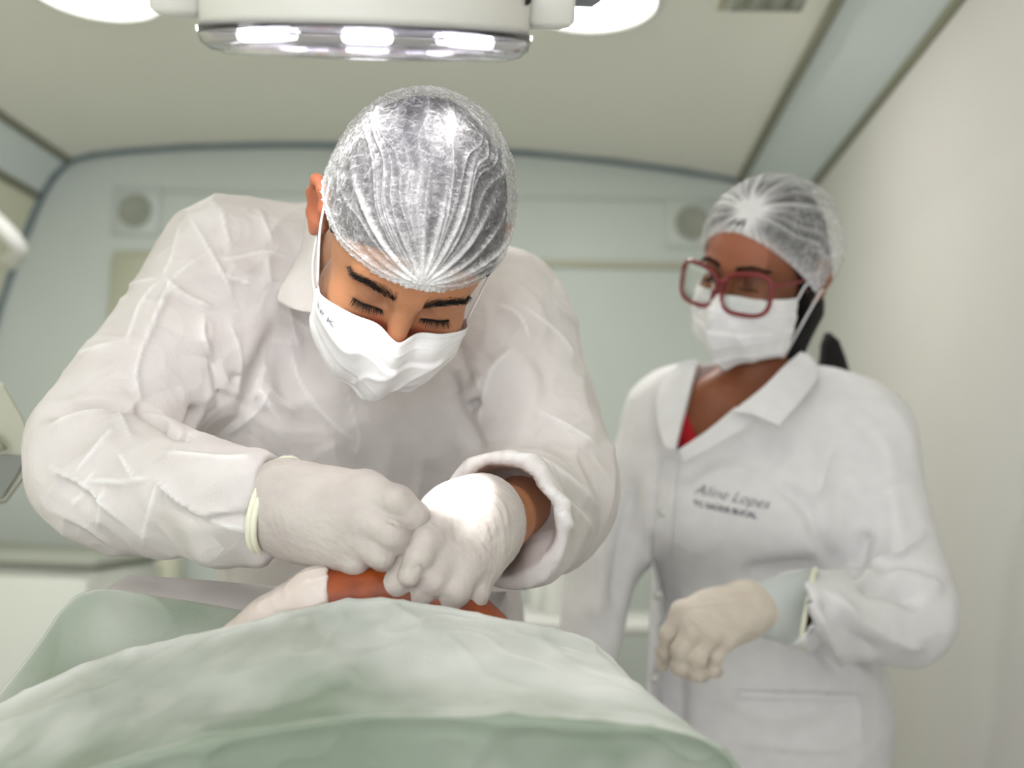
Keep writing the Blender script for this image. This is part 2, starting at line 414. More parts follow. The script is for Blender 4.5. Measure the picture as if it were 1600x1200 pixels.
# ================================================================== ROOM
YB = 3.2; YF = -1.3
sec_px = [(-62,1380),(-62,900),(-45,700),(-8,510),(28,400),(46,355),(66,308),(86,276),(112,252),(150,242),(200,236),(300,229),(420,226),(500,226),(660,229),(830,239),(960,252),(1070,267),(1155,283),(1245,322),(1262,480),(1268,775),(1268,1380)]
sec = [RY(x, y, YB) for x, y in sec_px]
sec[0][2] = 0; sec[-1][2] = 0; sec[0][0] = sec[1][0]; sec[-1][0] = sec[-2][0]
def shell(name, i0, i1, m):
    S = np.array(sec[i0:i1+1]); n = len(S); A = S.copy(); B = S.copy(); A[:, 1] = YF; B[:, 1] = YB+.04
    V = np.vstack([A, B]); Fc = [[k, k+1, n+k+1, n+k] for k in range(n-1)]
    return part(name, V, Fc, m, smooth=False, kind='structure', solid=.05, offset=1 if False else -1)
L_ = 0
wl = shell('wall_left', 0, 6, M['wallL']); cvl = shell('trim_1', 6, 8, M['cove']); ce = shell('ceiling', 8, 18, M['ceil'])
cvr = shell('trim_2', 18, 19, M['cove']); wr = shell('wall_right', 19, 22, M['wallR'])
for o in (wl, cvl, ce, cvr, wr):
    o.modifiers[0].offset = -1
    me = o.data; n = me.polygons[0].normal
# make the shells thicken outwards: normals of a left-to-right section over the top, swept +y, point outwards
ctr = np.array([.2, 1.0, 1.2])
for o in (wl, cvl, ce, cvr, wr):
    p = o.data.polygons[0]; c = np.array(p.center)+np.array(o.location)
    o.modifiers[0].offset = 1 if (c-ctr).dot(np.array(p.normal)) > 0 else -1
    if (c-ctr).dot(np.array(p.normal)) > 0: pass
x0 = sec[0][0]; x1 = sec[-1][0]
part('floor', *box((x0-.05, YF, -.05), (x1+.05, YB+.1, 0)), M['floor'], kind='structure')
B = np.array(sec); B[:, 1] = YB; Bk = B.copy(); Bk[:, 1] = YB+.06; n = len(B)
part('wall_back', np.vstack([B, Bk]), [list(range(n)), list(range(n, 2*n))[::-1]]+[[k, n+k, n+(k+1) % n, (k+1) % n] for k in range(n)], M['wallB'], smooth=False, kind='structure')
# rubber profile around the far wall
tr = np.array(sec[2:20]); tr = spline(tr, 120); tr[:, 1] = YB-.012
part('trim_3', *tube(tr, .013, 8), M['rubber'], kind='structure')
# seams where the panels meet
for k, i in enumerate((6, 8, 18, 19)):
    a = sec[i].copy(); a[1] = YF+.05; b = sec[i].copy(); b[1] = YB-.03
    part('trim_%d' % (4+k), *tube(np.array([a, b])+np.array([0, 0, -.004]), .012, 8), M['seam'], kind='structure')
# frame strips of the big panel in the far wall
def strip(k, x0, y0, x1, y1, t=.012, m='strip'):
    a = RY(x0, y0, YB); b = RY(x1, y1, YB); ym = YB
    return part('trim_%d' % k, *box((min(a[0], b[0]), ym-t, min(a[2], b[2])), (max(a[0], b[0]), ym, max(a[2], b[2])), .004), M[m], kind='structure')
strip(8, 180, 392, 1150, 424); strip(9, 176, 400, 196, 1200)
strip(10, 200, 300, 1100, 312, .006, 'wallB')
# round vents on square plates
for (px, py, lab) in ((214, 331, 'round grey vent on the far wall, above the surgeon\'s raised shoulder'), (1080, 350, 'round grey vent on the far wall, beside the assistant\'s cap')):
    c = RY(px, py, YB); t = root('wall_vent', lab, 'vent', (c[0], YB, c[2]), 'round vents on the far wall')
    part('plate', *box((c[0]-.075, YB-.01, c[2]-.075), (c[0]+.075, YB, c[2]+.075), .004), M['wallB'], t)
    Mx = [(1, 0, 0), (0, 0, 1), (0, -1, 0)]
    part('grille', *lathe([(0, .006), (.03, .008), (.036, .012), (.044, .016), (.05, .010), (.05, 0)], 40, Mx, (c[0], YB-.010, c[2])), M['grille'], t)
# ceiling lamps
ZC = sec[13][2]
def ceil_lamp(x, y, lab, pw=CEIL_W):
    zt = ceil_z(x)
    t = root('ceiling_lamp', lab, 'lamp', (x, y, zt), 'round ceiling lamps')
    part('rim', *lathe([(.150, 0), (.150, -.014), (.143, -.022), (.134, -.020), (.132, -.012)], 64, None, (x, y, zt-.0)), M['white_plastic'], t)
    part('diffuser', *lathe([(.133, -.012), (.10, -.017), (.05, -.019), (0, -.0195)], 64, None, (x, y, zt)), M['ceil_glow'], t)
    l = bpy.data.lights.new('ceiling_light', 'AREA'); l.shape = 'DISK'; l.size = .24; l.energy = pw; l.color = (1, .98, .955)
    lo = bpy.data.objects.new('ceiling_light', l); COL.objects.link(lo); lo.parent = t; lo.location = (0, 0, -.03)
def ceil_z(x):
    S = np.array(sec[8:19]); return float(np.interp(x, S[:, 0], S[:, 2]))-.002
a = RZ(150, -6, 2.13); b = RZ(922, -6, 2.13)
ceil_lamp(a[0], a[1], 'round ceiling lamp, bright, at the left above the surgeon')
ceil_lamp(b[0], b[1], 'round ceiling lamp, bright, right of the surgical lamp head')
for y in (.55, -.7):  # out-of-view lamps added to give top light over the table
    ceil_lamp(a[0], y, 'added unseen ceiling lamp %s, left row' % ('above the table' if y > 0 else 'nearest the open end'), NEAR_W); ceil_lamp(b[0], y, 'added unseen ceiling lamp %s, right row' % ('above the table' if y > 0 else 'nearest the open end'), NEAR_W)
# slot vent in the ceiling
c = RZ(1196, -8, 2.10); z = ceil_z(c[0])
t = root('ceiling_vent', 'small dark slotted vent in the ceiling at the top right', 'vent', (c[0], c[1], z))
part('plate', *box((c[0]-.09, c[1]-.04, z-.008), (c[0]+.09, c[1]+.04, z), .003), M['seam'], t)
for k in range(4):
    part('slat', *box((c[0]-.07+k*.04, c[1]-.03, z-.013), (c[0]-.045+k*.04, c[1]+.03, z-.008), .002), M['grille'], t)
# white grab handle on the left wall
pts = spline([P(-90, 300, 2.75), P(-40, 318, 2.72), P(10, 362, 2.72), P(30, 392, 2.76), P(14, 410, 2.86)], 20)
part('grab_handle', *tube(pts, .022, 16), M['white_plastic'], cat='handle', label='white rounded grab handle on the left wall, below the sloping panel')
# ---------------- low cabinet at the far left
def cabinet():
    a = P(-140, 870, 2.55); b = P(150, 870, 2.55); top = b[2]
    t = root('cabinet', 'low white cabinet with a rounded top edge at the far left', 'cabinet', ((a[0]+b[0])/2, b[1], 0))
    part('body', *box((x0+.01, b[1], .05), (b[0], b[1]+.40, top-.03), .012), M['cabinet'], t)
    part('worktop', *box((x0+.01, b[1]-.02, top-.03), (b[0]+.01, b[1]+.41, top), .010), M['greydark'] if False else M['grille'], t)
    part('plinth', *box((x0+.03, b[1]+.03, 0), (b[0]-.02, b[1]+.42, .05), .003), M['greydark'], t)
    d = part('door', *box((x0+.03, b[1]-.018, .08), (b[0]-.01, b[1], top-.05), .008), M['cabinet'], t)
    part('door_handle', *tube([(b[0]-.05, b[1]-.03, top-.30), (b[0]-.05, b[1]-.045, top-.28), (b[0]-.05, b[1]-.045, top-.16), (b[0]-.05, b[1]-.03, top-.14)], .006, 8), M['steel'], d)
cabinet()
# tall cream panel beside it
a = P(176, 900, 3.02); b = P(262, 900, 3.02)
t = root('trolley', 'narrow cream storage trolley beside the low white cabinet', 'trolley', ((a[0]+b[0])/2, a[1], 0))
zt = P(220, 850, 2.9)[2]
part('body', *box((a[0], a[1], .08), (b[0], a[1]+.12, zt), .01), M['wallL'], t)
for sx in (a[0]+.02, b[0]-.02):
    for sy in (a[1]+.03, a[1]+.10): part('wheel', *lathe([(0, -.012), (.035, -.012), (.04, 0), (.035, .012), (0, .012)], 20, [(0, 1, 0), (0, 0, 1), (1, 0, 0)], (sx, sy, .04)), M['greydark'], t)
for k in range(3):
    zz = zt-.06-.2*k
    dr = part('drawer', *box((a[0]+.008, a[1]-.012, zz-.16), (b[0]-.008, a[1], zz), .004), M['strip'], t)
    part('handle', *box((a[0]+.05, a[1]-.022, zz-.05), (b[0]-.05, a[1]-.012, zz-.035), .003), M['steel'], dr)
# counter with bottles in the gap between the two people
a = P(840, 975, 2.5); b = P(1120, 975, 2.5); zt = P(860, 968, 2.5)[2]
t = root('side_counter', 'pale side counter behind the two people, with bottles on it', 'counter', ((a[0]+b[0])/2, a[1], 0))
part('worktop', *box((a[0]-.05, a[1], zt-.03), (b[0], a[1]+.3, zt), .006), M['white_plastic'], t)
for sx in (a[0]-.02, b[0]-.06):
    for sy in (a[1]+.03, a[1]+.24): part('leg', *box((sx, sy, 0), (sx+.03, sy+.03, zt-.03), .004), M['steel'], t)
def bottle(px, d, h, r, m, cm, lab):
    c = P(px, 960, d); V, Fc = lathe([(0, 0), (r*.92, 0), (r, .006), (r, h*.62), (r*.86, h*.72), (r*.4, h*.80), (r*.36, h*.86)], 24, None, (c[0], c[1], zt))
    t = root('bottle', lab, 'bottle', (c[0], c[1], zt), 'bottles on the side counter'); part('flask', V, Fc, M[m], t)
    part('cap', *lathe([(r*.45, h*.84), (r*.45, h), (r*.40, h*1.01), (0, h*1.01)], 20, None, (c[0], c[1], zt)), M[cm], t)
bottle(868, 2.60, .17, .032, 'white_plastic', 'green', 'white bottle with a pale green cap, nearest the surgeon\'s elbow')
bottle(893, 2.66, .235, .030, 'green', 'blue', 'pale green bottle with a blue cap, the tallest on the counter')
bottle(915, 2.62, .15, .028, 'cabinet', 'black', 'small bottle with a dark cap, nearest the assistant\'s sleeve')
bottle(845, 2.68, .13, .030, 'white_plastic', 'white_plastic', 'short all-white bottle on the counter, behind the gown')
# ---------------- equipment at the left edge
def equipment():
    d = 1.25
    t = root('equipment_head', 'beige equipment housing with a dark grey face, cut by the left edge', 'equipment', P(-80, 1500, d)*np.array([1, 1, 0]))
    out = [(-150, 560), (-60, 565), (6, 600), (36, 652), (53, 695), (54, 712), (38, 748), (10, 786), (-10, 790), (-150, 790)]
    def slab(o, d0, d1, inset):
        o = np.array(o, float); c = o.mean(0); n = len(o)
        rings = [(d0+.012, 1-inset), (d0, 1-inset*2.2)]
        L = [(d1, 1-inset*1.5), (d1-.012, 1), (d0+.012, 1), (d0, 1-inset*1.5)]
        V = []
        for dd, s in L:
            for q in o: V.append(P(*(c+(q-c)*s), dd))
        Fc = [list(q) for q in grid_faces(n, 4, True)]+[list(range(n))[::-1], list(range(3*n, 4*n))]
        return np.array(V), Fc
    part('housing', *slab(out, d, d+.13, .03), M['equip'], t, smooth=False)
    part('face', *slab([(-150, 700), (42, 712), (29, 740), (4, 779), (-14, 783), (-150, 783)], d-.006, d+.02, .02), M['greydark'], t, smooth=False)
    part('lever', *tube([P(-14, 680, d-.01), P(-2, 692, d-.012), P(6, 704, d-.01)], .004, 8), M['seam'], t)
    b = P(-100, 700, d+.07)
    part('pole', *tube([(b[0], b[1], .04), (b[0], b[1], b[2])], .02, 16), M['steel'], t)
    part('base', *lathe([(0, 0), (.2, 0), (.2, .02), (.05, .045), (0, .045)], 32, None, (b[0], b[1], 0)), M['equip'], t)
equipment()
# ---------------- surgical lamp head
def surgical_lamp():
    d = .84; cc = K(574, 50, d)
    rd = cc/np.linalg.norm(cc); tcam = -rd; up = np.array([math.tan(math.radians(-0.5)), 1, 0]); up = up-rd*up.dot(rd); up /= np.linalg.norm(up)
    al = math.radians(2.0); ax = -up*math.cos(al)+tcam*math.sin(al)          # out of the lit face
    hz = np.cross(ax, tcam); hz /= np.linalg.norm(hz); fy = np.cross(-ax, hz)
    A = np.array([hz, fy, -ax]) @ RN.T; c = c2w(cc); Rr = .1255
    global LAMP_C, LAMP_AX; LAMP_C = c; LAMP_AX = A
    t = root('surgical_lamp', 'white surgical lamp head with a clear rim over the surgeon, lit', 'lamp', c)
    part('housing', *lathe([(.0, .004), (.120, .004), (.1250, -.001), (Rr, .006), (Rr*1.0, .05), (Rr*.985, .062), (Rr*.93, .078), (.07, .095), (0, .1)], 96, A, c), M['lampw'], t)
    part('reflector', *lathe([(.121, .0035), (.112, .0), (0, .0)], 96, A, c), M['lavender'], t)
    part('glass_cover', *lathe([(.1250, .0), (.1246, -.005), (.123, -.010), (.117, -.0145), (.106, -.017), (.05, -.0185), (0, -.019)], 128, A, c), M['glass'], t, solid=.0022)
    part('glass_rib', *lathe([(.110, -.0155), (.112, -.0178), (.108, -.0195), (.104, -.0185), (.105, -.0168)], 96, A, c), M['glass'], t)
    tgt = P(700, 815, .96)
    for (u, v) in ((-.074, .055), (0, .072), (.074, .055), (-.074, -.055), (0, -.074), (.074, -.055), (0, 0)):
        p = c+A[0]*u+A[1]*v
        led = part('led_lens', *lathe([(.0215, 0), (.0212, -.004), (.0195, -.0055)], 32, A, p), M['steel'], t)
        part('led', *lathe([(.0180, -.0060), (.0170, -.0105), (.014, -.0120), (0, -.0125)], 32, A, p), M['led_glow'], led)
        l = bpy.data.lights.new('lamp_spot', 'SPOT'); l.energy = SPOT_W; l.spot_size = math.radians(70); l.spot_blend = 1.0; l.shadow_soft_size = .018; l.color = (1, .985, .96)
        lo = bpy.data.objects.new('lamp_spot', l); COL.objects.link(lo); q = p-A[2]*.030; lo.location = Vector(q)
        dirv = Vector(P(580, 700, 1.15)+(A[0]*u+A[1]*v)*.35-q); lo.rotation_euler = dirv.to_track_quat('-Z', 'Y').to_euler()
        lo.parent = t; lo.location = Vector(q-c)
    sg_ = 1 if A[1].dot(CN-c) > 0 else -1
    for u in (-.05, 0, .05):        # the focused middle beams that meet on the raised hand
        l = bpy.data.lights.new('lamp_beam', 'SPOT'); l.energy = 10.0; l.spot_size = math.radians(11); l.spot_blend = .7; l.shadow_soft_size = .008; l.color = (1, .985, .96)
        lo = bpy.data.objects.new('lamp_beam', l); COL.objects.link(lo); q = c+A[0]*u-A[2]*.030
        lo.rotation_euler = Vector(P(722, 806, .95)-q).to_track_quat('-Z', 'Y').to_euler(); lo.parent = t; lo.location = Vector(q-c)
    for s in (-1, 1):
        q = c+A[0]*s*(Rr+.014)+A[2]*.030
        y = part('yoke_mount', *box((-.018, -.03, -.016), (.018, .03, .03), .004, A, q), M['lampw'], t)
        part('knob', *lathe([(0, -.016), (.014, -.016), (.018, -.010), (.018, .010), (.014, .016), (0, .016)], 24, [A[1], A[2], A[0]], q+A[0]*s*.026+A[2]*.012), M['lampg'], y)
        part('screw_hole', *lathe([(0, 0), (.0038, 0), (.0038, .003), (0, .003)], 16, [A[2], A[0], A[1]*sg_], c+A[0]*s*.1165+A[2]*.0245+A[1]*sg_*math.sqrt(Rr**2-.1165**2)), M['black'], t)
    e0 = c-A[0]*(Rr+.016)+A[2]*.055; e1 = c+A[0]*(Rr+.016)+A[2]*.055; m = c+A[2]*.20
    part('yoke', *tube(spline([e0, e0+A[2]*.07-A[0]*.01, m, e1+A[2]*.07+A[0]*.01, e1], 40), .012, 12), M['lampw'], t)
    z = ceil_z(m[0])
    part('arm', *tube([m, (m[0], m[1], z)], .018, 16), M['lampw'], t)
    part('ceiling_rose', *lathe([(0, -.03), (.05, -.03), (.06, 0)], 32, None, (m[0], m[1], z)), M['lampw'], t)
surgical_lamp()
# ================================================================== PEOPLE
def head_blob(s=1.0, h=.0016, neck=None, female=False, lid=.0):
    """head in its own axes: x to its left-hand side as seen, y up, z out of the face; ear line is the origin"""
    B = Blob((-.105, -.16, -.135), (.105, .165, .155), h)
    B.ell((0, .045, -.012), (.0755, .086, .096), .02)
    B.ell((0, .035, .030), (.066, .062, .062), .03)
    B.ell((0, -.025, .030), (.064, .085, .062), .03)
    B.ell((0, -.075, .045), (.047, .040, .048), .03)
    B.cap((-.045, -.070, .010), (-.020, -.100, .070), .020, .016, .03); B.cap((.045, -.070, .010), (.020, -.100, .070), .020, .016, .03)
    B.ell((0, -.104, .078), (.020, .016, .016), .02)
    for x in (-1, 1):
        B.ell((x*.031, .003, .100), (.020, .0135, .0165), .014, mode='sub')
        B.ell((x*.040, -.028, .068), (.024, .019, .021), .022)
        B.cap((x*.010, .0215, .0905), (x*.044, .024, .078), .0072, .006, .014)
        B.ell((x*.0315, .000, .0765), (.0148, .0122, .0128), .004)           # lowered lid over the eye
        B.cap((x*.019, -.0052, .0880), (x*.044, -.0048, .0815), .0022, .0018, .004)      # lid edge
        B.cap((x*.020, -.0115, .0840), (x*.044, -.0110, .0775), .0028, .0024, .006)
        B.cap((x*.019, -.0080, .0905), (x*.044, -.0076, .0838), .0010, .0008, .002, 'sub')
    B.cap((0, .012, .0905), (0, -.034, .112), .0075, .0098, .014)
    B.ell((0, -.038, .112), (.011, .010, .010), .008)
    for x in (-1, 1): B.ell((x*.0125, -.040, .100), (.0085, .008, .010), .006)
    B.cap((-.020, -.063, .090), (.020, -.063, .090), .0045, .0045, .008); B.cap((-.017, -.072, .089), (.017, -.072, .089), .0055, .0055, .006)
    for x in (-1, 1):               # ears: helix ring, bowl, lobe, tragus
        Rm = rot(x*22, 0, 0)
        def E_(a, b, c): return np.array([x*.0765, -.006, -.006])+np.array([x*a, b, c])
        B.ell(E_(.008, .006, -.008), (.006, .030, .018), .006, Rm)
        ring = [(.004, .000, .010), (.008, .020, .008), (.013, .034, -.004), (.019, .030, -.019), (.019, .008, -.025), (.014, -.012, -.019), (.008, -.024, -.008)]
        B.chain([E_(*q) for q in ring], [.0036, .0042, .0046, .0048, .0045, .0042, .005], .006)
        B.ell(E_(.013, .004, -.006), (.007, .014, .010), .005, Rm, 'sub')
        B.ell(E_(.015, .022, -.008), (.005, .007, .008), .004, Rm, 'sub')
        B.ell(E_(.003, -.002, .009), (.004, .007, .004), .005)
    if neck is not None:
        a, b, ra, rb = neck; B.cap(a, b, ra, rb, .02)
    return B
def to_cam(V, R, c, s): return (V*s) @ R.T+c
def strands(roots, dirs, lens, r, seg=4, bend=None):
    """tapered hairs as one mesh"""
    V = []; Fc = []; n0 = 0
    for p, d, l, bd in zip(roots, dirs, lens, bend):
        p = np.array(p); d = np.array(d)/np.linalg.norm(d); sd = np.cross(d, bd if np.linalg.norm(bd) > 0 else (0, 0, 1)); sd /= np.linalg.norm(sd)+1e-9; nn = np.cross(sd, d)
        for k in range(seg+1):
            t = k/seg; q = p+d*l*t+np.array(bd)*l*t*t; rr = r*(1-t*.85)
            for a in range(3): V.append(q+rr*(math.cos(a*2.094)*sd+math.sin(a*2.094)*nn))
        for k in range(seg):
            for a in range(3):
                b = (a+1) % 3; Fc.append([n0+3*k+a, n0+3*k+b, n0+3*k+3+b, n0+3*k+3+a])
        n0 += 3*(seg+1)
    return np.array(V), Fc
def front_hit(bvh, x, y, z0=.2):
    h = bvh.ray_cast(Vector((x, y, z0)), Vector((0, 0, -1)))
    return None if h[0] is None else (np.array(h[0]), np.array(h[1]))
def gz(x, c, w): return np.exp(-((x-c)/w)**2)

def cap_mesh(ce, rad, hem, G, pleats, nt=900, ns=300, seed=3, puff=.004, bunch=None):
    """bouffant cap: rows run from the elastic hem up to the crown, pleats gather towards G (a direction)"""
    G = np.array(G, float); G /= np.linalg.norm(G)
    th = np.linspace(0, 2*math.pi, nt, endpoint=False); hemd = []
    for a in th:
        z = math.cos(a); x = math.sin(a); d = np.array([x*rad[0], 0, z*rad[2]])
        y = hem(x, z)-ce[1]; q = max(1-(y/rad[1])**2, .05); d = np.array([x*rad[0]*math.sqrt(q), y, z*rad[2]*math.sqrt(q)])
        hemd.append(d/np.array(rad))
    hemd = np.array(hemd); hemd /= np.linalg.norm(hemd, axis=1)[:, None]
    ap = np.array([0, .92, -.38]); ap /= np.linalg.norm(ap)
    ang = np.arccos(np.clip(hemd@ap, -1, 1)); s = np.linspace(0, 1, ns)[:, None, None]
    sn = np.sin(ang)[None, :, None]
    D = (np.sin((1-s)*ang[None, :, None])*hemd[None]+np.sin(s*ang[None, :, None])*ap)/sn
    D = D.reshape(-1, 3); D /= np.linalg.norm(D, axis=1)[:, None]
    e1 = np.cross(G, (0, 1, 0)); e1 /= np.linalg.norm(e1); e2 = np.cross(G, e1)
    al = np.arccos(np.clip(D@G, -1, 1)); ph = np.arctan2(D@e1, D@e2)
    r2 = np.random.default_rng(seed); hgt = np.zeros(len(D)); wob = noise(D*2.2+9, seed)*.22*np.minimum(al, 1.2)
    for k in range(pleats):
        p0 = r2.uniform(-math.pi, math.pi); w_ = r2.uniform(.018, .05); am = r2.uniform(.5, 1.3); ext = r2.uniform(.8, 2.7); cv = r2.normal(0, .06)
        dd = np.abs((ph+wob+cv*al*al-p0+math.pi) % (2*math.pi)-math.pi)*np.clip(np.sin(np.minimum(al, 1.57)), .05, 1)
        hgt = np.maximum(hgt, am*np.exp(-dd/(w_*.55))*np.clip((ext-al)/.5, 0, 1)*np.clip(al*6, .25, 1))
    sv = np.repeat(np.linspace(0, 1, ns), nt); tv = np.tile(th, ns)
    cr = ridged(D*np.array([9, 5, 9])+noise(D*3, 2)[:, None]*1.2, seed+5)**9      # crisp crinkles of the paper-like fabric
    cr2 = ridged(D*np.array([17, 6, 14])+2+noise(D*4, 3)[:, None], seed+8)**9
    for k in range(9):
        p0 = (k-4)*.36+r2.normal(0, .07); dd = np.abs((ph+math.pi-p0+wob*.5+math.pi) % (2*math.pi)-math.pi)*np.clip(np.sin(np.minimum(al, 1.57)), .05, 1); hgt = np.maximum(hgt, 1.5*np.exp(-(dd/.035)**2)*np.clip((r2.uniform(.7, 1.5)-al)/.6, 0, 1))
    side = np.clip(1-np.abs(D@np.array([0, .55, .83]))*1.15, 0, 1)
    gat = np.exp(-sv/.055)*np.sin(tv*95+4*np.sin(tv*7))**1
    r_ = 1+0*al
    disp = puff+hgt*.0026+cr*.0012*(.15+side)+cr2*.0012*(.1+side)+gat*.0008-.004*np.exp(-sv/.02)
    Nn = D/np.array(rad); Nn /= np.linalg.norm(Nn, axis=1)[:, None]
    V = np.array(ce)+D*np.array(rad)+Nn*disp[:, None]
    dens = np.clip(.05+hgt*.34*np.exp(-al*.35)+cr*.40*(.12+side)+cr2*.36*(.08+side)+.42*np.exp(-sv/.06)+.18*side**2+.75*np.exp(-(al/.22)**2), 0, .97)
    # rolled hem
    lip = V[:nt]-Nn[:nt]*.0035+np.array([0, -.001, 0]); V = np.vstack([lip, V]); dens = np.concatenate([dens[:nt]*1.0+.1, dens])
    return V, grid_faces(nt, ns+1, True), dens
def cap_material(name, base):
    m = bpy.data.materials.new(name); m.use_nodes = True; nt = m.node_tree; b = nt.nodes['Principled BSDF']
    b.inputs['Base Color'].default_value = (.88, .87, .88, 1); b.inputs['Roughness'].default_value = .42; b.inputs['Specular IOR Level'].default_value = .5
    at = nt.nodes.new('ShaderNodeAttribute'); at.attribute_name = 'weave'
    tc = nt.nodes.new('ShaderNodeTexCoord')
    def fib(sc, st, det):
        mp = nt.nodes.new('ShaderNodeMapping'); mp.inputs['Scale'].default_value = st; mp.inputs['Rotation'].default_value = (st[0], st[1], st[2])
        n = nt.nodes.new('ShaderNodeTexNoise'); n.inputs['Scale'].default_value = sc; n.inputs['Detail'].default_value = det; n.inputs['Distortion'].default_value = 1.2
        nt.links.new(tc.outputs['Object'], mp.inputs[0]); nt.links.new(mp.outputs[0], n.inputs[0])
        r = nt.nodes.new('ShaderNodeMapRange'); r.inputs[1].default_value = .44; r.inputs[2].default_value = .66; nt.links.new(n.outputs[0], r.inputs[0]); return r.outputs[0]
    f1 = fib(420, (1, .35, 1), 3); f2 = fib(300, (.35, 1, .8), 4); f3 = fib(70, (1, 1, 1), 2)
    def mth(op, a, bb):
        n = nt.nodes.new('ShaderNodeMath'); n.operation = op
        for i, v in enumerate((a, bb)):
            if isinstance(v, (int, float)): n.inputs[i].default_value = v
            else: nt.links.new(v, n.inputs[i])
        return n.outputs[0]
    mx = mth('MAXIMUM', f1, f2); cl = mth('MULTIPLY', mx, mth('ADD', mth('MULTIPLY', f3, .6), .35))
    a = mth('ADD', mth('MULTIPLY', cl, base), at.outputs['Fac']); a2 = nt.nodes.new('ShaderNodeClamp'); nt.links.new(a, a2.inputs[0])
    nt.links.new(a2.outputs[0], b.inputs['Alpha'])
    bp = nt.nodes.new('ShaderNodeBump'); bp.inputs['Distance'].default_value = .0006; nt.links.new(mx, bp.inputs['Height']); nt.links.new(bp.outputs[0], b.inputs['Normal'])
    return m
M['cap'] = cap_material('cap_nonwoven', .34)
M['cap_w'] = cap_material('cap_nonwoven_loose', .24)
M['scalp'] = mat('cropped_hair', (.008, .007, .011), .42, (.022, .018, .026), 160, .5, .0012, 420)

def face_mask(rows, nu=150, nv=90, seed=1, horiz=((.30, 1), (.52, -1), (.72, 1)), amp=.0018):
    V, Fc = patch(rows, nu, nv)
    N = normals(V, Fc); sgn = np.sign((N[:, 2]).sum()); N *= sgn
    u = np.tile(np.linspace(0, 1, nu), nv); v = np.repeat(np.linspace(0, 1, nv), nu)
    d = np.zeros(len(V)); cen = 1-np.abs(u-.5)*1.2
    for c, s in horiz:
        q = (v-c-.03*np.sin(u*5+c*9))/.018; d += s*amp*np.tanh(q)*np.exp(-np.abs(q)/2.2)*cen
    d += (ridged(np.stack([u*4, v*3, u*0+seed], 1), seed)**3)*amp*.9*np.clip((v-.18)/.15, 0, 1)
    d += .0006*gz(v, .035, .03)+.0006*gz(v, .14, .012)
    d += .0008*(gz(u, .02, .02)+gz(u, .98, .02))
    V = V+N*d[:, None]
    if sgn < 0: Fc = Fc[:, ::-1]
    return V, Fc, np.stack([u, 1-v], 1)
def MASKROWS(mr, o):
    return [mr(-.018, .100, .1185, .078, .004, .026), mr(-.034, .114, .1300, .080, .003, .026), mr(-.058, .119, .1330, .078, -.002, .026), mr(-.084, .112, .1240, .074, -.010, .024), mr(-.106, .094, .1050, .068, -.016, .020), mr(-.117, .070, .0820, .060, -.022, .014)]
def mask_material():
    m = mat('mask_pleated', (.82, .81, .825), .8, (.88, .87, .88), 60, .2, .0002, 900); nt = m.node_tree; b = nt.nodes['Principled BSDF']
    tc = nt.nodes.new('ShaderNodeTexCoord'); sp = nt.nodes.new('ShaderNodeSeparateXYZ'); nt.links.new(tc.outputs['UV'], sp.inputs[0])
    def mth(op, a, bb=0.0, c=None):
        n = nt.nodes.new('ShaderNodeMath'); n.operation = op
        for i, v in enumerate((a, bb) if c is None else (a, bb, c)):
            if isinstance(v, (int, float)): n.inputs[i].default_value = v
            else: nt.links.new(v, n.inputs[i])
        return n.outputs[0]
    def line(src, at, w): return mth('LESS_THAN', mth('ABSOLUTE', mth('SUBTRACT', src, at)), w)
    dots = mth('GREATER_THAN', mth('SINE', mth('MULTIPLY', sp.outputs[0], 520)), .1)
    l = mth('ADD', mth('ADD', line(sp.outputs[1], .955, .0035), line(sp.outputs[1], .885, .0035)), line(sp.outputs[1], .870, .0035))
    s1 = mth('MULTIPLY', l, dots)
    dv = mth('GREATER_THAN', mth('SINE', mth('MULTIPLY', sp.outputs[1], 300)), .1)
    l2 = mth('ADD', mth('ADD', line(sp.outputs[0], .025, .003), line(sp.outputs[0], .05, .003)), mth('ADD', line(sp.outputs[0], .975, .003), line(sp.outputs[0], .95, .003)))
    s = mth('MINIMUM', mth('ADD', s1, mth('MULTIPLY', l2, dv)), 1.0)
    mx = nt.nodes.new('ShaderNodeMix'); mx.data_type = 'RGBA'; src = b.inputs['Base Color'].links[0].from_socket
    nt.links.new(mth('MULTIPLY', s, .55), mx.inputs['Factor']); nt.links.new(src, mx.inputs['A']); mx.inputs['B'].default_value = (.42, .42, .45, 1)
    nt.links.new(mx.outputs['Result'], b.inputs['Base Color']); return m
M['mask'] = mask_material()

def text_on(name, txt, size, mt, parent, place, shear=0, bold=0, label=None):
    """lettering wrapped on a surface: place(u, v) gives a world point for text coordinates in metres"""
    cu = bpy.data.curves.new(name, 'FONT'); cu.body = txt; cu.size = size; cu.shear = shear; cu.offset = bold; cu.resolution_u = 3; cu.align_x = 'CENTER'
    to = bpy.data.objects.new('tmp', cu); COL.objects.link(to); dg = bpy.context.evaluated_depsgraph_get(); me = bpy.data.meshes.new_from_object(to.evaluated_get(dg))
    V = np.array([v.co[:] for v in me.vertices]); Fc = [list(p.vertices) for p in me.polygons]; bpy.data.objects.remove(to); bpy.data.meshes.remove(me)
    W = np.array([place(v[0], v[1]) for v in V]); return part(name, W, Fc, mt, parent, smooth=False, label=label, solid=.0002, offset=0)

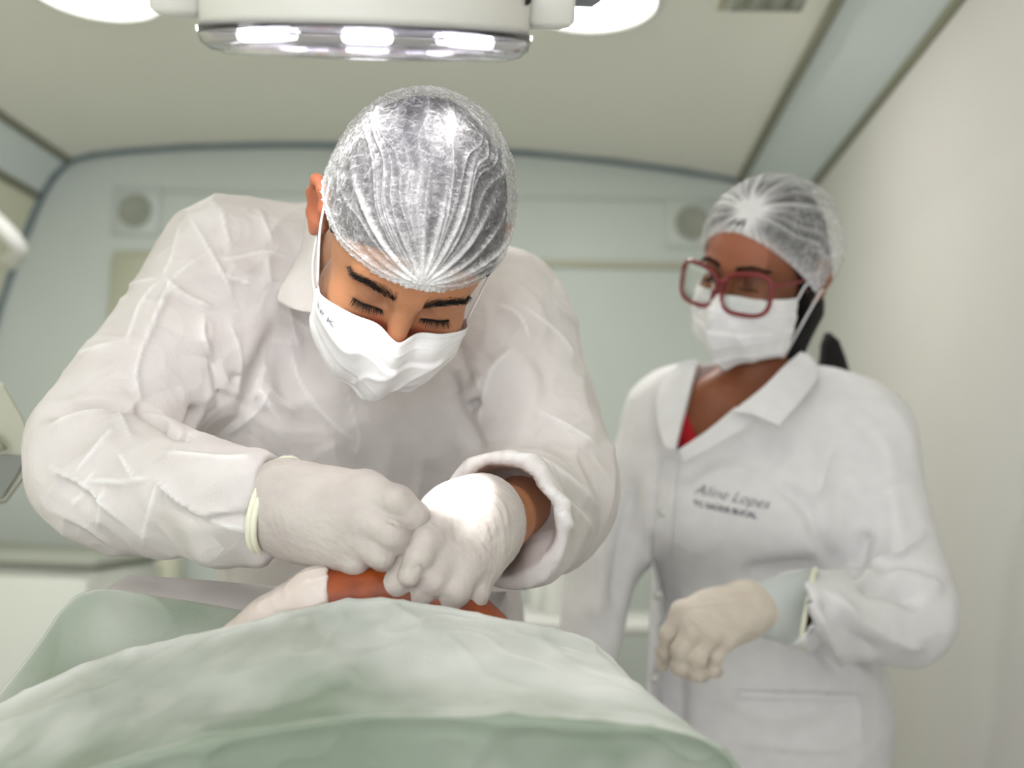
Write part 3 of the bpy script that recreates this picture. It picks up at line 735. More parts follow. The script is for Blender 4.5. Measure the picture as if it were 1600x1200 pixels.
def cuff_cut(B, p0, n, rad, rin, depth):
    n = np.array(n)/np.linalg.norm(n)
    def f(D, X, Y, Z):
        q = (X-p0[0])*n[0]+(Y-p0[1])*n[1]+(Z-p0[2])*n[2]; r = np.sqrt((X-p0[0])**2+(Y-p0[1])**2+(Z-p0[2])**2)
        return np.where(r < rad, np.maximum(D, q), D)
    B.fn(f); B.cap(p0-n*depth, p0+n*.03, rin*.9, rin*1.02, .003, 'sub')
CUFF_N = K(772, 812, .985)-K(862, 785, 1.19); CUFF_P = K(786, 812, 1.0)
# ------------------------------------------------------------------ THE SURGEON
def fold_noise(V, N, a1, a2, seed=0, sc=1.0):
    q = V*9*sc+noise(V*6*sc, seed+3)[:, None]*.8; r1 = ridged(q, seed)**3
    q2 = V*24*sc+noise(V*13*sc, seed+4)[:, None]*1.2; r2 = ridged(q2, seed+1)**4
    return V+N*(a1*(r1-.3)+a2*(r2-.2)+a1*.8*noise(V*5*sc, seed+9))[:, None]
def rot2(pitch, turn, roll):
    p, y, r = [math.radians(a) for a in (pitch, turn, roll)]
    Ry = np.array([[math.cos(y), 0, math.sin(y)], [0, 1, 0], [-math.sin(y), 0, math.cos(y)]]); Rx = np.array([[1, 0, 0], [0, math.cos(p), -math.sin(p)], [0, math.sin(p), math.cos(p)]])
    Rz = np.array([[math.cos(r), math.sin(r), 0], [-math.sin(r), math.cos(r), 0], [0, 0, 1]]); return Rz @ Ry @ Rx
M_R = rot2(49.7, 17.4, 12); M_C = K(635, 375, 1.05)
def ml(v, s=1.0): return to_cam(np.atleast_2d(np.array(v, float)), M_R, M_C, s)
def surgeon():
    person = root('person', 'surgeon in a white gown, bending over with gloved hands', 'person', (P(600, 700, 1.33)[0], P(600, 700, 1.33)[1], 0))
    nb = K(560, 420, 1.27)                                    # base of the neck
    nbl = (nb-M_C) @ M_R
    H = head_blob(neck=((0, -.045, -.030), nbl*.62, .057, .058))
    V, Q = H.mesh(1); hb = BVHTree.FromPolygons([tuple(v) for v in V], [tuple(q) for q in Q.tolist()])
    x, y, z = V.T
    stub_shade = np.clip(gz(np.abs(x), .073, .014)*gz(y, -.045, .045)*np.clip((.035-z)/.02, 0, 1)*np.clip((z+.01)/.01, 0, 1)*1.2+np.clip((-.052-y)/.02, 0, 1)*(z > -.01), 0, .85)
    stub_shade *= (noise(V*260, 4)*.5+.75)
    stub_shade = np.clip(stub_shade+.30*gz(y, .004, .010)*gz(np.abs(x), .026, .014)*(z > .05)+.5*gz(y, -.0068, .0016)*gz(np.abs(x), .032, .013)*(z > .05), 0, .85)  # shade painted into the eye sockets and lid slit, on top of the beard
    red = np.clip(.75*gz(y, -.024, .012)*np.clip((z-.05)/.02, 0, 1)*gz(np.abs(x), .020, .014)+.35*gz(y, -.030, .010)*gz(x, 0, .016)*(z > .1)+.45*(np.abs(x) > .083), 0, .8)
    # body: head, torso, arms, hands and legs as one figure
    T = Blob(K(0, 1560, 1.2)*[1, 0, 0]+[-.15, -1.15, -1.66], (.27, .26, -.86), .008)
    SL, SR = K(368, 420, 1.27), K(786, 500, 1.29)
    def torso(B, o, k=.05):
        B.cap(SL, SR, .064-o, .060-o, k)
        B.ell(K(585, 610, 1.34), (.195-o, .22-o, .125-o), k)
        B.cap(K(560, 640, 1.34), K(590, 1050, 1.43), .185-o, .195-o, k, flat=((0, 0, 1), 1.4))
        B.ell(K(370, 560, 1.25), (.075-o, .13-o, .075-o), k); B.ell(K(765, 620, 1.28), (.07-o, .12-o, .07-o), k)
        B.cap(K(540, 420, 1.31), K(570, 520, 1.33), .075-o, .09-o, k)
    torso(T, .02)
    T.cap(SL, K(150, 735, 1.09), .052, .044, .03).cap(K(150, 735, 1.09), K(415, 785, .985), .042, .030, .03)
    T.cap(SR, K(872, 765, 1.20), .052, .044, .03).cap(K(872, 765, 1.20), K(785, 806, 1.01), .040, .029, .03)
    T.cap(nb, M_C+M_R@(nbl*.5), .062, .056, .04)
    hips = K(605, 1080, 1.46)
    fl = w2c((0, 0, 0)); dn = RN.T @ np.array([0, 0, -1.])
    def down(p, zz): wp = c2w(p); wp[2] = zz; return w2c(wp)
    for sx in (-.09, .09):
        a = hips+np.array([sx, 0, 0]); T.cap(a, down(a, .45), .075, .055, .04); T.cap(down(a, .45), down(a, .08), .052, .036, .03)
    Vb, Qb = T.mesh(1)
    hands = []
    HV, HQ = hand_right(0.0016); hands.append((HV, HQ)); LV, LQ = hand_left(0.0016); hands.append((LV, LQ))
    Vh = to_cam(V, M_R, M_C, 1)
    allV = np.concatenate([Vh, Vb]+[a for a, b in hands]); off = [0, len(Vh), len(Vh)+len(Vb), len(Vh)+len(Vb)+len(HV)]
    allQ = np.concatenate([Q, Qb+off[1], HQ+off[2], LQ+off[3]])
    nz = np.zeros(len(allV)-len(Vh))
    part('body', c2w(allV), allQ, M['skin_m'], person, attrs={'stubble_or_shade': np.concatenate([stub_shade, nz]), 'red': np.concatenate([red, nz])})
    # brows and lashes
    for sd in (-1, 1):
        r_, d_, l_, b_ = [], [], [], []
        for k in range(760):
            t = rng.random(); xx = sd*(.012+.044*t); yy = .0185+.0060*math.sin(min(t*1.5, 1)*1.5)-.0045*max(t-.6, 0)*2.5+rng.normal(0, 1)*(.0036*(1-.5*t))
            h = front_hit(hb, xx, yy)
            if h is None: continue
            p, n = h; dd = np.array([sd*(.45+.8*t), .75-1.1*t, .25]); r_.append(p-n*.0003); d_.append(dd+rng.normal(0, .12, 3)); l_.append(rng.uniform(.005, .0085)); b_.append(-n*.25+rng.normal(0, .05, 3))
        V1, F1 = strands(r_, d_, l_, .00017, 3, b_); part('eyebrow', c2w(to_cam(V1, M_R, M_C, 1)), F1, M['blackhair'], person)
    for sd in (-1, 1):
        r_, d_, l_, b_ = [], [], [], []
        for k in range(60):
            t = k/59; xx = sd*(.0185+.027*t); h = front_hit(hb, xx, -.0062)
            if h is None: continue
            p, n = h; r_.append(p+n*.0004); d_.append(np.array([sd*(t-.45)*.9, -.75, .75])+rng.normal(0, .1, 3)); l_.append(rng.uniform(.008, .0105)*(1 if t > .2 else .7)); b_.append(np.array([0, .35, .25]))
        V1, F1 = strands(r_, d_, l_, .00036, 5, b_); part('eyelashes', c2w(to_cam(V1, M_R, M_C, 1)), F1, M['blackhair'], person)
    # cropped hair under the cap and at the temples
    S = head_blob(h=.002); S.D = S.D-.0045
    S.fn(lambda D, X, Y, Z: np.maximum(np.maximum(D, np.abs(X)-.0800), -(Y-(.013+.86*np.clip(Z-.03, 0, .2)-.035*np.clip((.02-Z)/.1, 0, 1)-.04*X))))
    V1, Q1 = S.mesh(1); N1 = normals(V1, Q1); V1 = V1+N1*(noise(V1*220, 2)*.0010+noise(V1*70, 5)*.0006)[:, None]
    part('hair', c2w(to_cam(V1, M_R, M_C, 1)), Q1, M['scalp'], person)
    # cap
    hem = lambda x, z: .018+.014*z+.004*max(z, 0)**2
    V1, Q1, dn_ = cap_mesh((0, .046, -.010), (.0850, .0945, .1055), hem, (.03, .03, .99), 62, seed=5)
    part('surgical_cap', c2w(to_cam(V1, M_R, M_C, 1)), Q1, M['cap'], person, attrs={'weave': dn_}, label='see-through white bouffant cap gathered over the forehead')
    # mask
    def mr(y, z0, zc_, w_, drop=0, zs=.03):
        k = (-.018-y)/.099; w_ = .0735-.004*k; ye = -.036-.030*k; zs = .050-.012*k; ym = y*.5+ye*.5
        return [(-w_, ye, zs), (-w_*.96, ym, zs+(z0-zs)*.42), (-w_*.60, y+drop*.2, zs+(z0-zs)*.86), (-w_*.27, y+drop*.6, z0), (0, y+drop, zc_), (w_*.27, y+drop*.6, z0), (w_*.60, y+drop*.2, zs+(z0-zs)*.86), (w_*.96, ym, zs+(z0-zs)*.42), (w_, ye, zs)]
    V1, F1, uv = face_mask(MASKROWS(mr, 0), amp=.0028)
    mk = part('face_mask', c2w(to_cam(V1, M_R, M_C, 1)), F1, M['mask'], person, uv=uv, solid=.0012, label='white pleated disposable mask')
    mg = V1.reshape(90, 150, 3)
    for sx, uu in ((-1, 1), (1, 148)):
        a = mg[3, uu]; b = mg[80, uu]; e = np.array([sx*.086, .040, -.012]); e2 = np.array([sx*.091, .012, -.030]); e3 = np.array([sx*.082, -.018, -.026])
        pts = spline([a, (a*.5+e*.5)+np.array([sx*.004, .004, 0]), e, e2, e3, (e3*.4+b*.6)+np.array([sx*.004, 0, 0]), b], 40)
        part('ear_loop', c2w(to_cam(pts, M_R, M_C, 1))[[0]] if False else c2w(to_cam(tube(pts, .0013, 8)[0], M_R, M_C, 1)), tube(pts, .0013, 8)[1], M['thread'], mk)
    # stamped letters near the mask's upper corner
    def pl(u, v):
        iu = 22+u/.0009; iv = 22-v/.0009; iu = min(max(iu, 0), 148); iv = min(max(iv, 0), 88); i, j = int(iu), int(iv); fu, fv = iu-i, iv-j
        q = (mg[j, i]*(1-fu)+mg[j, i+1]*fu)*(1-fv)+(mg[j+1, i]*(1-fu)+mg[j+1, i+1]*fu)*fv; return c2w(to_cam(q[None]+np.array([[-.25, .1, .5]])*.0012, M_R, M_C, 1))[0]
    text_on('stamp', 'S P K', .0062, M['inkgrey'], mk, pl)
    # gown
    G = Blob((-.66, -.62, -1.60), (.30, .26, -.84), .0034)
    torso(G, 0, .06)
    G.cap(SL+[.0, -.002, 0], K(152, 700, 1.10), .082, .069, .05)
    G.cap(K(172, 742, 1.08), K(395, 786, .975), .073, .047, .025)
    G.cap(K(200, 800, 1.07), K(405, 830, .975), .034, .020, .03)       # slack under the forearm
    G.cap(SR+[.0, .0, 0], K(868, 752, 1.21), .074, .072, .05)
    G.cap(K(862, 785, 1.19), K(772, 812, .985), .064, .0600, .03)
    G.cap(K(862, 840, 1.16), K(800, 850, .985), .034, .034, .03)
    cuff_cut(G, K(420, 788, .972), np.array([1., -.05, .12]), .078, .038, .018)
    cuff_cut(G, CUFF_P, CUFF_N, .105, .0545, .035)                    # open cuff of the near sleeve
    G.cap(K(852, 830, 1.10), K(842, 872, 1.02), .034, .016, .03)
    G.cap(K(350, 842, .99), K(424, 858, .962), .024, .007, .02)
    # neck opening
    nd = M_C-nb; nd /= np.linalg.norm(nd)
    G.cap(nb-nd*.01, nb+nd*.12, .060, .066, .006, 'sub')
    G.cap(nb-nd*.02, nb+nd*.035, .073, .071, .01); G.cap(nb-nd*.01, nb+nd*.12, .0635, .067, .003, 'sub')
    V1, Q1 = G.mesh(2); N1 = normals(V1, Q1)
    V1 = fold_noise(V1, N1, .0040, .0010, 3); N1 = normals(V1, Q1)
    ar = (0, 1.17); L = [
     ([(290,330),(320,380),(345,425),(362,460)], 4, 3.5, 'ridge'), ([(345,325),(352,360),(360,392)], 4, 4, 'ridge'), ([(400,325),(415,355),(426,384)], 3.5, 4, 'ridge'),
     ([(345,407),(380,402),(415,395),(455,405)], 3, 3, 'ridge'), ([(325,395),(295,415),(270,440),(250,480),(235,515),(218,555),(212,590),(217,620),(212,636)], 3.5, 3, 'ridge'),
     ([(255,432),(280,455),(310,472),(334,481)], 3.5, 3, 'ridge'), ([(255,435),(225,470),(207,510),(200,540)], 3, 7, 'ridge'), ([(283,345),(270,400),(255,432)], 2, 4, 'ridge'), ([(190,450),(220,442),(250,435)], 2.5, 3, 'ridge'),
     ([(120,555),(145,545),(177,536)], 2.5, 3, 'ridge'), ([(150,505),(175,480),(200,462)], 2, 4, 'ridge'), ([(60,655),(115,636),(150,630),(175,633),(212,637)], -9, 5, 'soft'), ([(212,637),(222,640),(255,660),(287,686)], -9, 5, 'soft'),
     ([(75,668),(115,650),(150,643),(176,645)], 4, 6, 'ridge'), ([(307,630),(300,660),(288,688)], -8, 5, 'soft'), ([(327,545),(340,600),(346,632)], -6, 5, 'soft'), ([(320,490),(317,525),(330,560),(343,602)], 4, 4, 'ridge'),
     ([(175,633),(190,655),(206,692)], 4, 3, 'ridge'), ([(185,665),(165,685),(140,715),(115,742)], 3.5, 4, 'ridge'), ([(75,727),(100,742),(125,752),(145,765),(170,790),(205,826)], 5, 4, 'ridge'), ([(85,745),(120,768),(150,790)], -5, 7, 'soft'),
     ([(140,750),(190,752),(240,745)], 4, 3.5, 'ridge'), ([(240,745),(270,770),(300,795),(320,801),(402,792)], 6, 4, 'ridge'), ([(280,790),(320,812),(400,803)], -4, 6, 'soft'), ([(185,705),(210,745)], 3, 3, 'ridge'),
     ([(250,707),(300,712),(360,717),(402,712)], 3.5, 3, 'ridge'), ([(250,750),(235,800),(220,855)], 3, 6, 'ridge'), ([(310,805),(350,820),(412,832)], 3, 4, 'ridge'), ([(110,790),(135,760),(150,735)], 3, 4, 'ridge'), ([(150,830),(160,790),(165,760)], 2.5, 4, 'ridge'),
     ([(415,395),(422,450)], 2.5, 5, 'ridge'), ([(350,430),(395,445)], 2.5, 3, 'ridge'), ([(430,490),(400,550),(380,600),(370,670)], 4, 12, 'step', (1.13, 2)), ([(415,600),(440,625),(470,650)], 2.5, 5, 'ridge', (1.13, 2)), ([(350,625),(370,580)], -3, 6, 'soft', (1.13, 2)),
     ([(355,500),(372,560),(365,620)], 3, 7, 'ridge', (1.13, 2)), ([(450,520),(470,600),(520,660),(560,690)], 2.5, 8, 'ridge', (1.13, 2)), ([(540,600),(560,680),(550,720)], 2, 8, 'ridge', (1.13, 2)),
     ([(704,575),(712,633),(733,667),(752,712)], -8, 8, 'soft'), ([(735,625),(745,640)], -14, 8, 'soft'), ([(808,542),(771,575),(754,633),(750,667)], 5, 8, 'ridge'),
     ([(775,475),(808,492),(828,530)], 4, 7, 'ridge'), ([(808,550),(837,575),(846,608),(833,650),(800,715)], 4, 9, 'step'), ([(730,560),(745,590),(752,615)], 4, 7, 'ridge'),
     ([(820,480),(870,522),(900,560)], 3, 7, 'ridge'), ([(840,640),(885,668),(935,700)], 5, 9, 'ridge'), ([(705,520),(720,560),(742,600)], -5, 8, 'soft'),
     ([(760,722),(810,716),(850,722),(900,760),(945,800)], 5, 7, 'ridge', ar), ([(790,735),(850,760),(900,800),(930,830)], 5, 6, 'ridge', ar), ([(850,735),(890,770),(935,815)], -5, 7, 'soft', ar),
     ([(830,790),(870,800),(900,830)], 3, 7, 'ridge', ar), ([(735,722),(728,745),(722,770)], 2, 4, 'ridge', ar),
     ([(420,560),(440,640),(470,700)], 4, 14, 'step', (1.18, 2)), ([(620,600),(640,680),(690,740)], 3, 14, 'soft', (1.18, 2)), ([(480,640),(560,660),(640,640)], 2, 14, 'soft', (1.18, 2)),
     ([(380,520),(400,600),(440,660)], 3, 10, 'ridge', (1.18, 2)), ([(455,420),(450,480),(470,560)], 3, 10, 'ridge', (1.15, 2)), ([(560,610),(600,700),(610,780)], 2.5, 14, 'soft', (1.18, 2)),
     ([(430,480),(500,530),(540,600)], 2.5, 8, 'ridge', (1.15, 2)), ([(350,680),(400,640),(420,600)], 4, 9, 'ridge', (1.15, 2))]
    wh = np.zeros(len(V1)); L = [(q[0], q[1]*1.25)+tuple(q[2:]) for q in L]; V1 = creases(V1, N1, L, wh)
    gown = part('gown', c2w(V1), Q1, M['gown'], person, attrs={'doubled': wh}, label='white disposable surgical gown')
    # skirt of the gown below the table line
    ring = []
    for k in range(48):
        a = 2*math.pi*k/48; ring.append((math.cos(a), math.sin(a)))
    cx, cy, cz = c2w(K(606, 1010, 1.44)); Vs = []
    for t in np.linspace(0, 1, 24):
        for i, (cx_, sy_) in enumerate(ring):
            rr = .150+.07*t; w_ = 1+.05*t*math.sin(i*2*math.pi/48*9); Vs.append((cx+rr*w_*cx_, cy+.02+rr*.78*w_*sy_, cz-(cz-.38)*t))
    part('gown_skirt', Vs, grid_faces(48, 24, True), M['gown'], person, solid=.002)
    # stand-up collar flap beside the neck
    g0 = [[K(482,316,1.215), K(490,318,1.20), K(502,322,1.18)], [K(474,385,1.19), K(485,398,1.165), K(499,408,1.15)], [K(436,458,1.165), K(462,470,1.135), K(494,480,1.12)], [K(441,474,1.155), K(464,485,1.125), K(492,490,1.112)]]
    V1, F1 = patch([[tuple(q) for q in r] for r in g0], 24, 40); V1 = V1+(np.array([0, 0, 1])*noise(V1*40, 1)[:, None]*.003)
    part('collar', c2w(V1), F1, M['gown'], person, solid=.002)
    for sx, mm in ((-.09, 0), (.09, 0)):
        a = c2w(hips)+np.array([sx, 0, 0]); B = Blob((a[0]-.08, a[1]-.22, -.005), (a[0]+.08, a[1]+.12, .13), .006)
        B.cap((a[0], a[1]+.03, .045), (a[0], a[1]-.13, .032), .045, .034, .02).cap((a[0], a[1]+.04, .05), (a[0], a[1]+.03, .09), .045, .042, .02); B.cut((0, 0, -1), 0)
        v, q = B.mesh(1); part('clog', v, q, M['shoe'], person)
    # gloves
    for nm, f in (('glove', hand_right), ('glove', hand_left)):
        V1, Q1 = f(0.0, h=.0019); N1 = normals(V1, Q1)
        V1 = V1+N1*(.0006*noise(V1*45, 3)+.00035*ridged(V1*np.array([70, 140, 70]), 5)**3)[:, None]
        V1 = creases(V1, N1, [(q[0], q[1]*1.8)+tuple(q[2:]) for q in glove_lines])
        V1 = relax(V1, Q1, .2)
        gl = part(nm, c2w(V1), Q1, M['glove'], person, label='white latex glove')
        if f is hand_right:
            c0, c1 = K(447, 722, .955), K(400, 800, .955); n_ = 60; pts = []
            for k in range(n_+1):
                a = 2*math.pi*k/n_; ctr = K(436, 790, .975); u_ = np.array([.007, .0415, 0]); v_ = np.array([-.010, -.004, .050])
                pts.append(ctr+u_*math.cos(a)+v_*math.sin(a))
            for dx in (0, -.0045):
                v, q = tube(np.array(pts)+[dx, 0, 0], .0028+.0004*math.sin(3), 8, False); part('rolled_cuff', c2w(v), q, M['glovecuff'], gl)
    return person

HR = dict(wr=K(408, 782, .972))
def hand_right(inset, h=.003):
    B = Blob((-.235, -.185, -1.02), (-.065, -.06, -.885), h)
    o = inset
    B.cap(K(412 if o == 0 else 395, 787, .98), K(440, 785, .965), .033-o, .036-o, .01)
    mc = [((450,765,.955), (572,768,.932), .021, .0175), ((450,785,.950), (572,805,.922), .024, .018), ((455,812,.952), (562,840,.925), .024, .0175), ((450,828,.960), (535,862,.935), .021, .016)]
    for a, b, ra, rb in mc: B.cap(K(*a), K(*b), ra-o, rb-o, .022)
    B.ell(K(500, 805, .955), np.array((.045, .036, .026))-o, .02)
    fi = [([(572,768,.932), (622,783,.910), (648,806,.914), (652,826,.932)], [.0165, .0125, .0112, .0092]),
          ([(572,806,.922), (612,834,.903), (630,846,.915), (618,852,.940)], [.0160, .0122, .0112, .0095]),
          ([(562,840,.925), (594,866,.908), (602,876,.922), (585,880,.945)], [.0155, .0115, .0105, .0090]),
          ([(535,862,.935), (556,880,.922), (566,886,.935), (548,886,.955)], [.0140, .0102, .0095, .0085]),
          ([(480,775,.985), (550,790,.985), (605,812,.965), (638,832,.955)], [.020, .0150, .0125, .0100])]
    F = Blob((-.235, -.185, -1.02), (-.065, -.06, -.885), h); F.D[:] = .2
    for pts, rs in fi:
        f1 = Blob((-.235, -.185, -1.02), (-.065, -.06, -.885), h)
        f1.chain([K(*p) for p in pts], [r-o for r in rs], .006); F.D = smin(F.D, f1.D, .0022)
    B.D = smin(B.D, F.D, .009); return B.mesh(1)
def hand_left(inset, h=.003):
    lo, hi = (-.155, -.225, -1.07), (.03, -.06, -.88)
    B = Blob(lo, hi, h); o = inset
    B.cap(K(790, 806, 1.01), K(760, 812, .985), .0315-o, .0335-o, .01)
    mc = [((752,792,.975), (672,830,.935), .026, .0185), ((755,808,.968), (695,862,.928), .028, .0185), ((762,825,.972), (728,876,.930), .026, .0180), ((768,838,.985), (752,882,.945), .022, .0160)]
    for a, b, ra, rb in mc: B.cap(K(*a), K(*b), ra-o, rb-o, .022)
    B.ell(K(712, 820, .960), np.array((.036, .036, .026))-o, .02)
    fi = [([(672,830,.935), (645,880,.918), (618,915,.915), (600,940,.925)], [.0180, .0140, .0120, .0105]),
          ([(695,862,.928), (680,905,.912), (655,935,.918), (640,950,.93)], [.0175, .0130, .0118, .0100]),
          ([(728,876,.930), (712,922,.915), (698,950,.920), (690,966,.93)], [.0170, .0130, .0115, .0100]),
          ([(752,882,.945), (742,925,.930), (735,952,.930), (730,968,.935)], [.0150, .0118, .0105, .0095]),
          ([(712,800,.945), (668,842,.912), (655,868,.905), (640,900,.902)], [.0200, .0125, .0115, .0095])]
    F = Blob(lo, hi, h)
    for pts, rs in fi:
        f1 = Blob(lo, hi, h); f1.chain([K(*p) for p in pts], [r-o for r in rs], .006); F.D = smin(F.D, f1.D, .0022)
    B.D = smin(B.D, F.D, .009)
    if inset == 0: n_ = CUFF_N/np.linalg.norm(CUFF_N); q_ = K(792, 808, .972); B.cut(-n_, -n_.dot(q_))
    return B.mesh(1)
glove_lines = [([(422,770),(430,800),(440,840)], .8, 1.2, 'ridge'), ([(432,745),(440,790),(452,838)], .8, 1.2, 'ridge'), ([(416,780),(424,815),(436,845)], .7, 1, 'ridge'), ([(608,812),(612,816),(640,826)], -1.5, 1.2, 'ridge'), ([(590,852),(600,862),(614,868)], -1.2, 1.2, 'ridge'),
    ([(735,775),(765,800),(778,840)], .9, 1.3, 'ridge'), ([(728,785),(755,815),(768,850)], .9, 1.3, 'ridge'), ([(745,768),(775,795),(788,835)], 1.0, 1.3, 'ridge'), ([(760,760),(786,790),(794,830)], 1.0, 1.3, 'ridge'), ([(752,840),(772,860)], .8, 1.2, 'ridge'), ([(748,850),(768,872)], .8, 1.2, 'ridge'),
    ([(640,895),(655,885),(668,890)], -.7, 1.2, 'ridge'), ([(655,880),(665,900),(650,920)], -.8, 1.5, 'soft')]
# ------------------------------------------------------------------ THE ASSISTANT
W_R = rot(-42, 20, 2)
W_C = K(1190, 425, 1.62)
WS = .97
def assistant():
    person = root('person', 'assistant in a white lab coat and red glasses, watching beside the surgeon', 'person', (P(1190, 700, 1.7)[0], P(1190, 700, 1.7)[1], 0))
    nb = K(1185, 625, 1.70); nbl = (nb-W_C) @ W_R / WS
    H = head_blob(neck=((0, -.05, -.035), nbl*.66, .050, .050)); V, Q = H.mesh(1)
    hb = BVHTree.FromPolygons([tuple(v) for v in V], [tuple(q) for q in Q.tolist()])
    SL, SR = K(1045, 652, 1.70), K(1352, 685, 1.66)
    def torso(B, o, k=.05):
        B.cap(SL, SR, .056-o, .064-o, k)
        B.cap(K(1085, 640, 1.70), K(1300, 640, 1.70), .060-o, .062-o, k)
        B.ell(K(1185, 770, 1.73), (.185-o, .20-o, .115-o), k)
        B.ell(K(1095, 800, 1.645), (.070-o, .070-o, .060-o), k); B.ell(K(1240, 810, 1.63), (.075-o, .072-o, .062-o), k)
        B.cap(K(1185, 800, 1.74), K(1205, 1120, 1.78), .150-o, .178-o, k, flat=((0, 0, 1), 1.25)); B.cap(K(1205, 1120, 1.78), K(1208, 1420, 1.79), .178-o, .192-o, k, flat=((0, 0, 1), 1.25))
    T = Blob(K(760, 1500, 1.74)*[1, 0, 0]+[-.1, -1.25, -1.96], (.78, .03, -1.28), .009)
    torso(T, .027, .05)
    E1, W1 = K(1405, 968, 1.60), K(1225, 950, 1.46)
    T.cap(SR, E1, .036, .034, .03).cap(E1, W1, .034, .025, .03)
    E2, W2 = K(945, 880, 1.68), K(905, 1090, 1.60)
    T.cap(SL, E2, .034, .027, .03).cap(E2, W2, .026, .022, .03)
    T.cap(nb, W_C+W_R@(nbl*.5*WS), .052, .050, .05); T.cap(nb, K(1175, 690, 1.69), .055, .06, .06)
    T.ell(K(1120, 640, 1.645), (.045, .05, .03), .05)
    def down(p, zz): wp = c2w(p); wp[2] = zz; return w2c(wp)
    hips = K(1205, 1150, 1.80)
    for sx in (-.085, .085):
        a = hips+np.array([sx, 0, 0]); T2 = down(a, .45); T.cap(a, T2, .075, .052, .04); T.cap(T2, down(a, .08), .05, .034, .03)
    # her hidden hand at the end of the hanging arm
    pal = K(900, 1150, 1.585); T.cap(W2, pal, .026, .030, .02, flat=((1, 0, 0), 1.6))
    Vb, Qb = T.mesh(1); HV, HQ = hand_w(.0018)
    Vh = to_cam(V, W_R, W_C, WS); allV = np.concatenate([Vh, Vb, HV]); allQ = np.concatenate([Q, Qb+len(Vh), HQ+len(Vh)+len(Vb)])
    x, y, z = V.T; red = np.clip(.5*gz(y, -.02, .03)*gz(np.abs(x), .04, .02)*(z > .03)+.65*gz(y, .055, .028)*(z > .03), 0, .8); nz = np.zeros(len(allV)-len(V)); stw = np.clip(.75*gz(y, .004, .014)*gz(np.abs(x), .030, .018)*(z > .04)+.35*(np.abs(x) > .05)*(z > 0)*(y > -.03), 0, .8)  # stw: shading around the eyes painted into the skin, sides of the face darker
    part('body', c2w(allV), allQ, M['skin_w'], person, attrs={'red': np.concatenate([red, nz]), 'stubble_or_shade': np.concatenate([stw*.8, nz])})
    def cam_(v): return c2w(to_cam(v, W_R, W_C, WS))
    for sd in (-1, 1):
        r_, d_, l_, b_ = [], [], [], []
        for k in range(420):
            t = rng.random(); xx = sd*(.013+.042*t); yy = .022+.006*math.sin(min(t*1.4, 1)*1.6)-.004*max(t-.6, 0)*2.5+rng.normal(0, 1)*(.0017*(1-.5*t)); h = front_hit(hb, xx, yy)
            if h is None: continue
            p, n = h; r_.append(p); d_.append(np.array([sd*(.8+.5*t), .5-.9*t, .2])+rng.normal(0, .1, 3)); l_.append(rng.uniform(.005, .008)); b_.append(-n*.2)
        V1, F1 = strands(r_, d_, l_, .0003, 3, b_); part('eyebrow', cam_(V1), F1, M['blackhair'], person)
    for sd in (-1, 1):
        r_, d_, l_, b_ = [], [], [], []
        for k in range(40):
            t = k/39; xx = sd*(.0185+.027*t); h = front_hit(hb, xx, -.006)
            if h is None: continue
            p, n = h; r_.append(p+n*.0003); d_.append(np.array([sd*(t-.4)*.8, -.3, .9])); l_.append(.009); b_.append(np.array([0, .4, .1]))
        V1, F1 = strands(r_, d_, l_, .0003, 4, b_); part('eyelashes', cam_(V1), F1, M['blackhair'], person)
    # hair
    S = Blob((-.11, -.14, -.16), (.11, .17, .12), .0025)
    H2_ = head_blob(h=.0025); S = H2_; S.D = S.D-.0055; S.fn(lambda D, X, Y, Z: np.maximum(np.maximum(D, np.abs(X)-.0815), np.where((Y < -.03) & (Z > -.03), .02, -1))); S.ell((0, -.005, -.055), (.078, .080, .070), .03)
    S.fn(lambda D, X, Y, Z: np.maximum(D, -(Y-(-.03+1.05*np.clip(Z+.02, 0, .2)-.5*np.clip((.0-Z), 0, .1)))))
    for sx in (-1, 1): S.cap((sx*.076, .03, .02), (sx*.070, -.055, -.035), .010, .014, .02)
    S.cap((.055, -.06, -.05), (.052, -.125, -.030), .028, .018, .02); S.cap((-.03, -.06, -.06), (-.03, -.10, -.05), .028, .02, .02)
    V1, Q1 = S.mesh(1); N1 = normals(V1, Q1); V1 = V1+N1*(noise(V1*np.array([90, 25, 90]), 2)*.002)[:, None]
    part('hair', cam_(V1), Q1, M['blackhair'], person)
    V1, F1 = tube([K(1292, 520, 1.745), K(1296, 536, 1.742), K(1300, 560, 1.742), K(1302, 590, 1.745), K(1300, 630, 1.75)], [.005, .015, .021, .028, .026], 16)
    N_ = noise(V1*60, 3)[:, None]*.003; part('ponytail', c2w(V1+N_), F1, M['blackhair'], person, label='black tail of hair behind the shoulder')
    # cap
    hem = lambda x, z: -.034+(.106*z if z > 0 else .036*z)
    V1, Q1, dn_ = cap_mesh((0, .036, -.024), (.0965, .104, .118), hem, (.10, .62, .78), 46, seed=12, puff=.005)
    part('surgical_cap', cam_(V1), Q1, M['cap_w'], person, attrs={'weave': np.clip(dn_*1.25, 0, .96)}, label='white bouffant cap over dark hair')
    # mask
    def mr(y, z0, zc_, w_, drop=0, zs=.03):
        return [(-w_, y-.002, zs), (-w_*.93, y, zs+(z0-zs)*.42), (-w_*.60, y+drop*.2, zs+(z0-zs)*.86), (-w_*.27, y+drop*.6, z0), (0, y+drop, zc_), (w_*.27, y+drop*.6, z0), (w_*.60, y+drop*.2, zs+(z0-zs)*.86), (w_*.93, y, zs+(z0-zs)*.42), (w_, y-.002, zs)]
    V1, F1, uv = face_mask(MASKROWS(mr, .0), horiz=((.25, 1), (.45, 1), (.62, -1), (.78, 1)), amp=.003, seed=6)
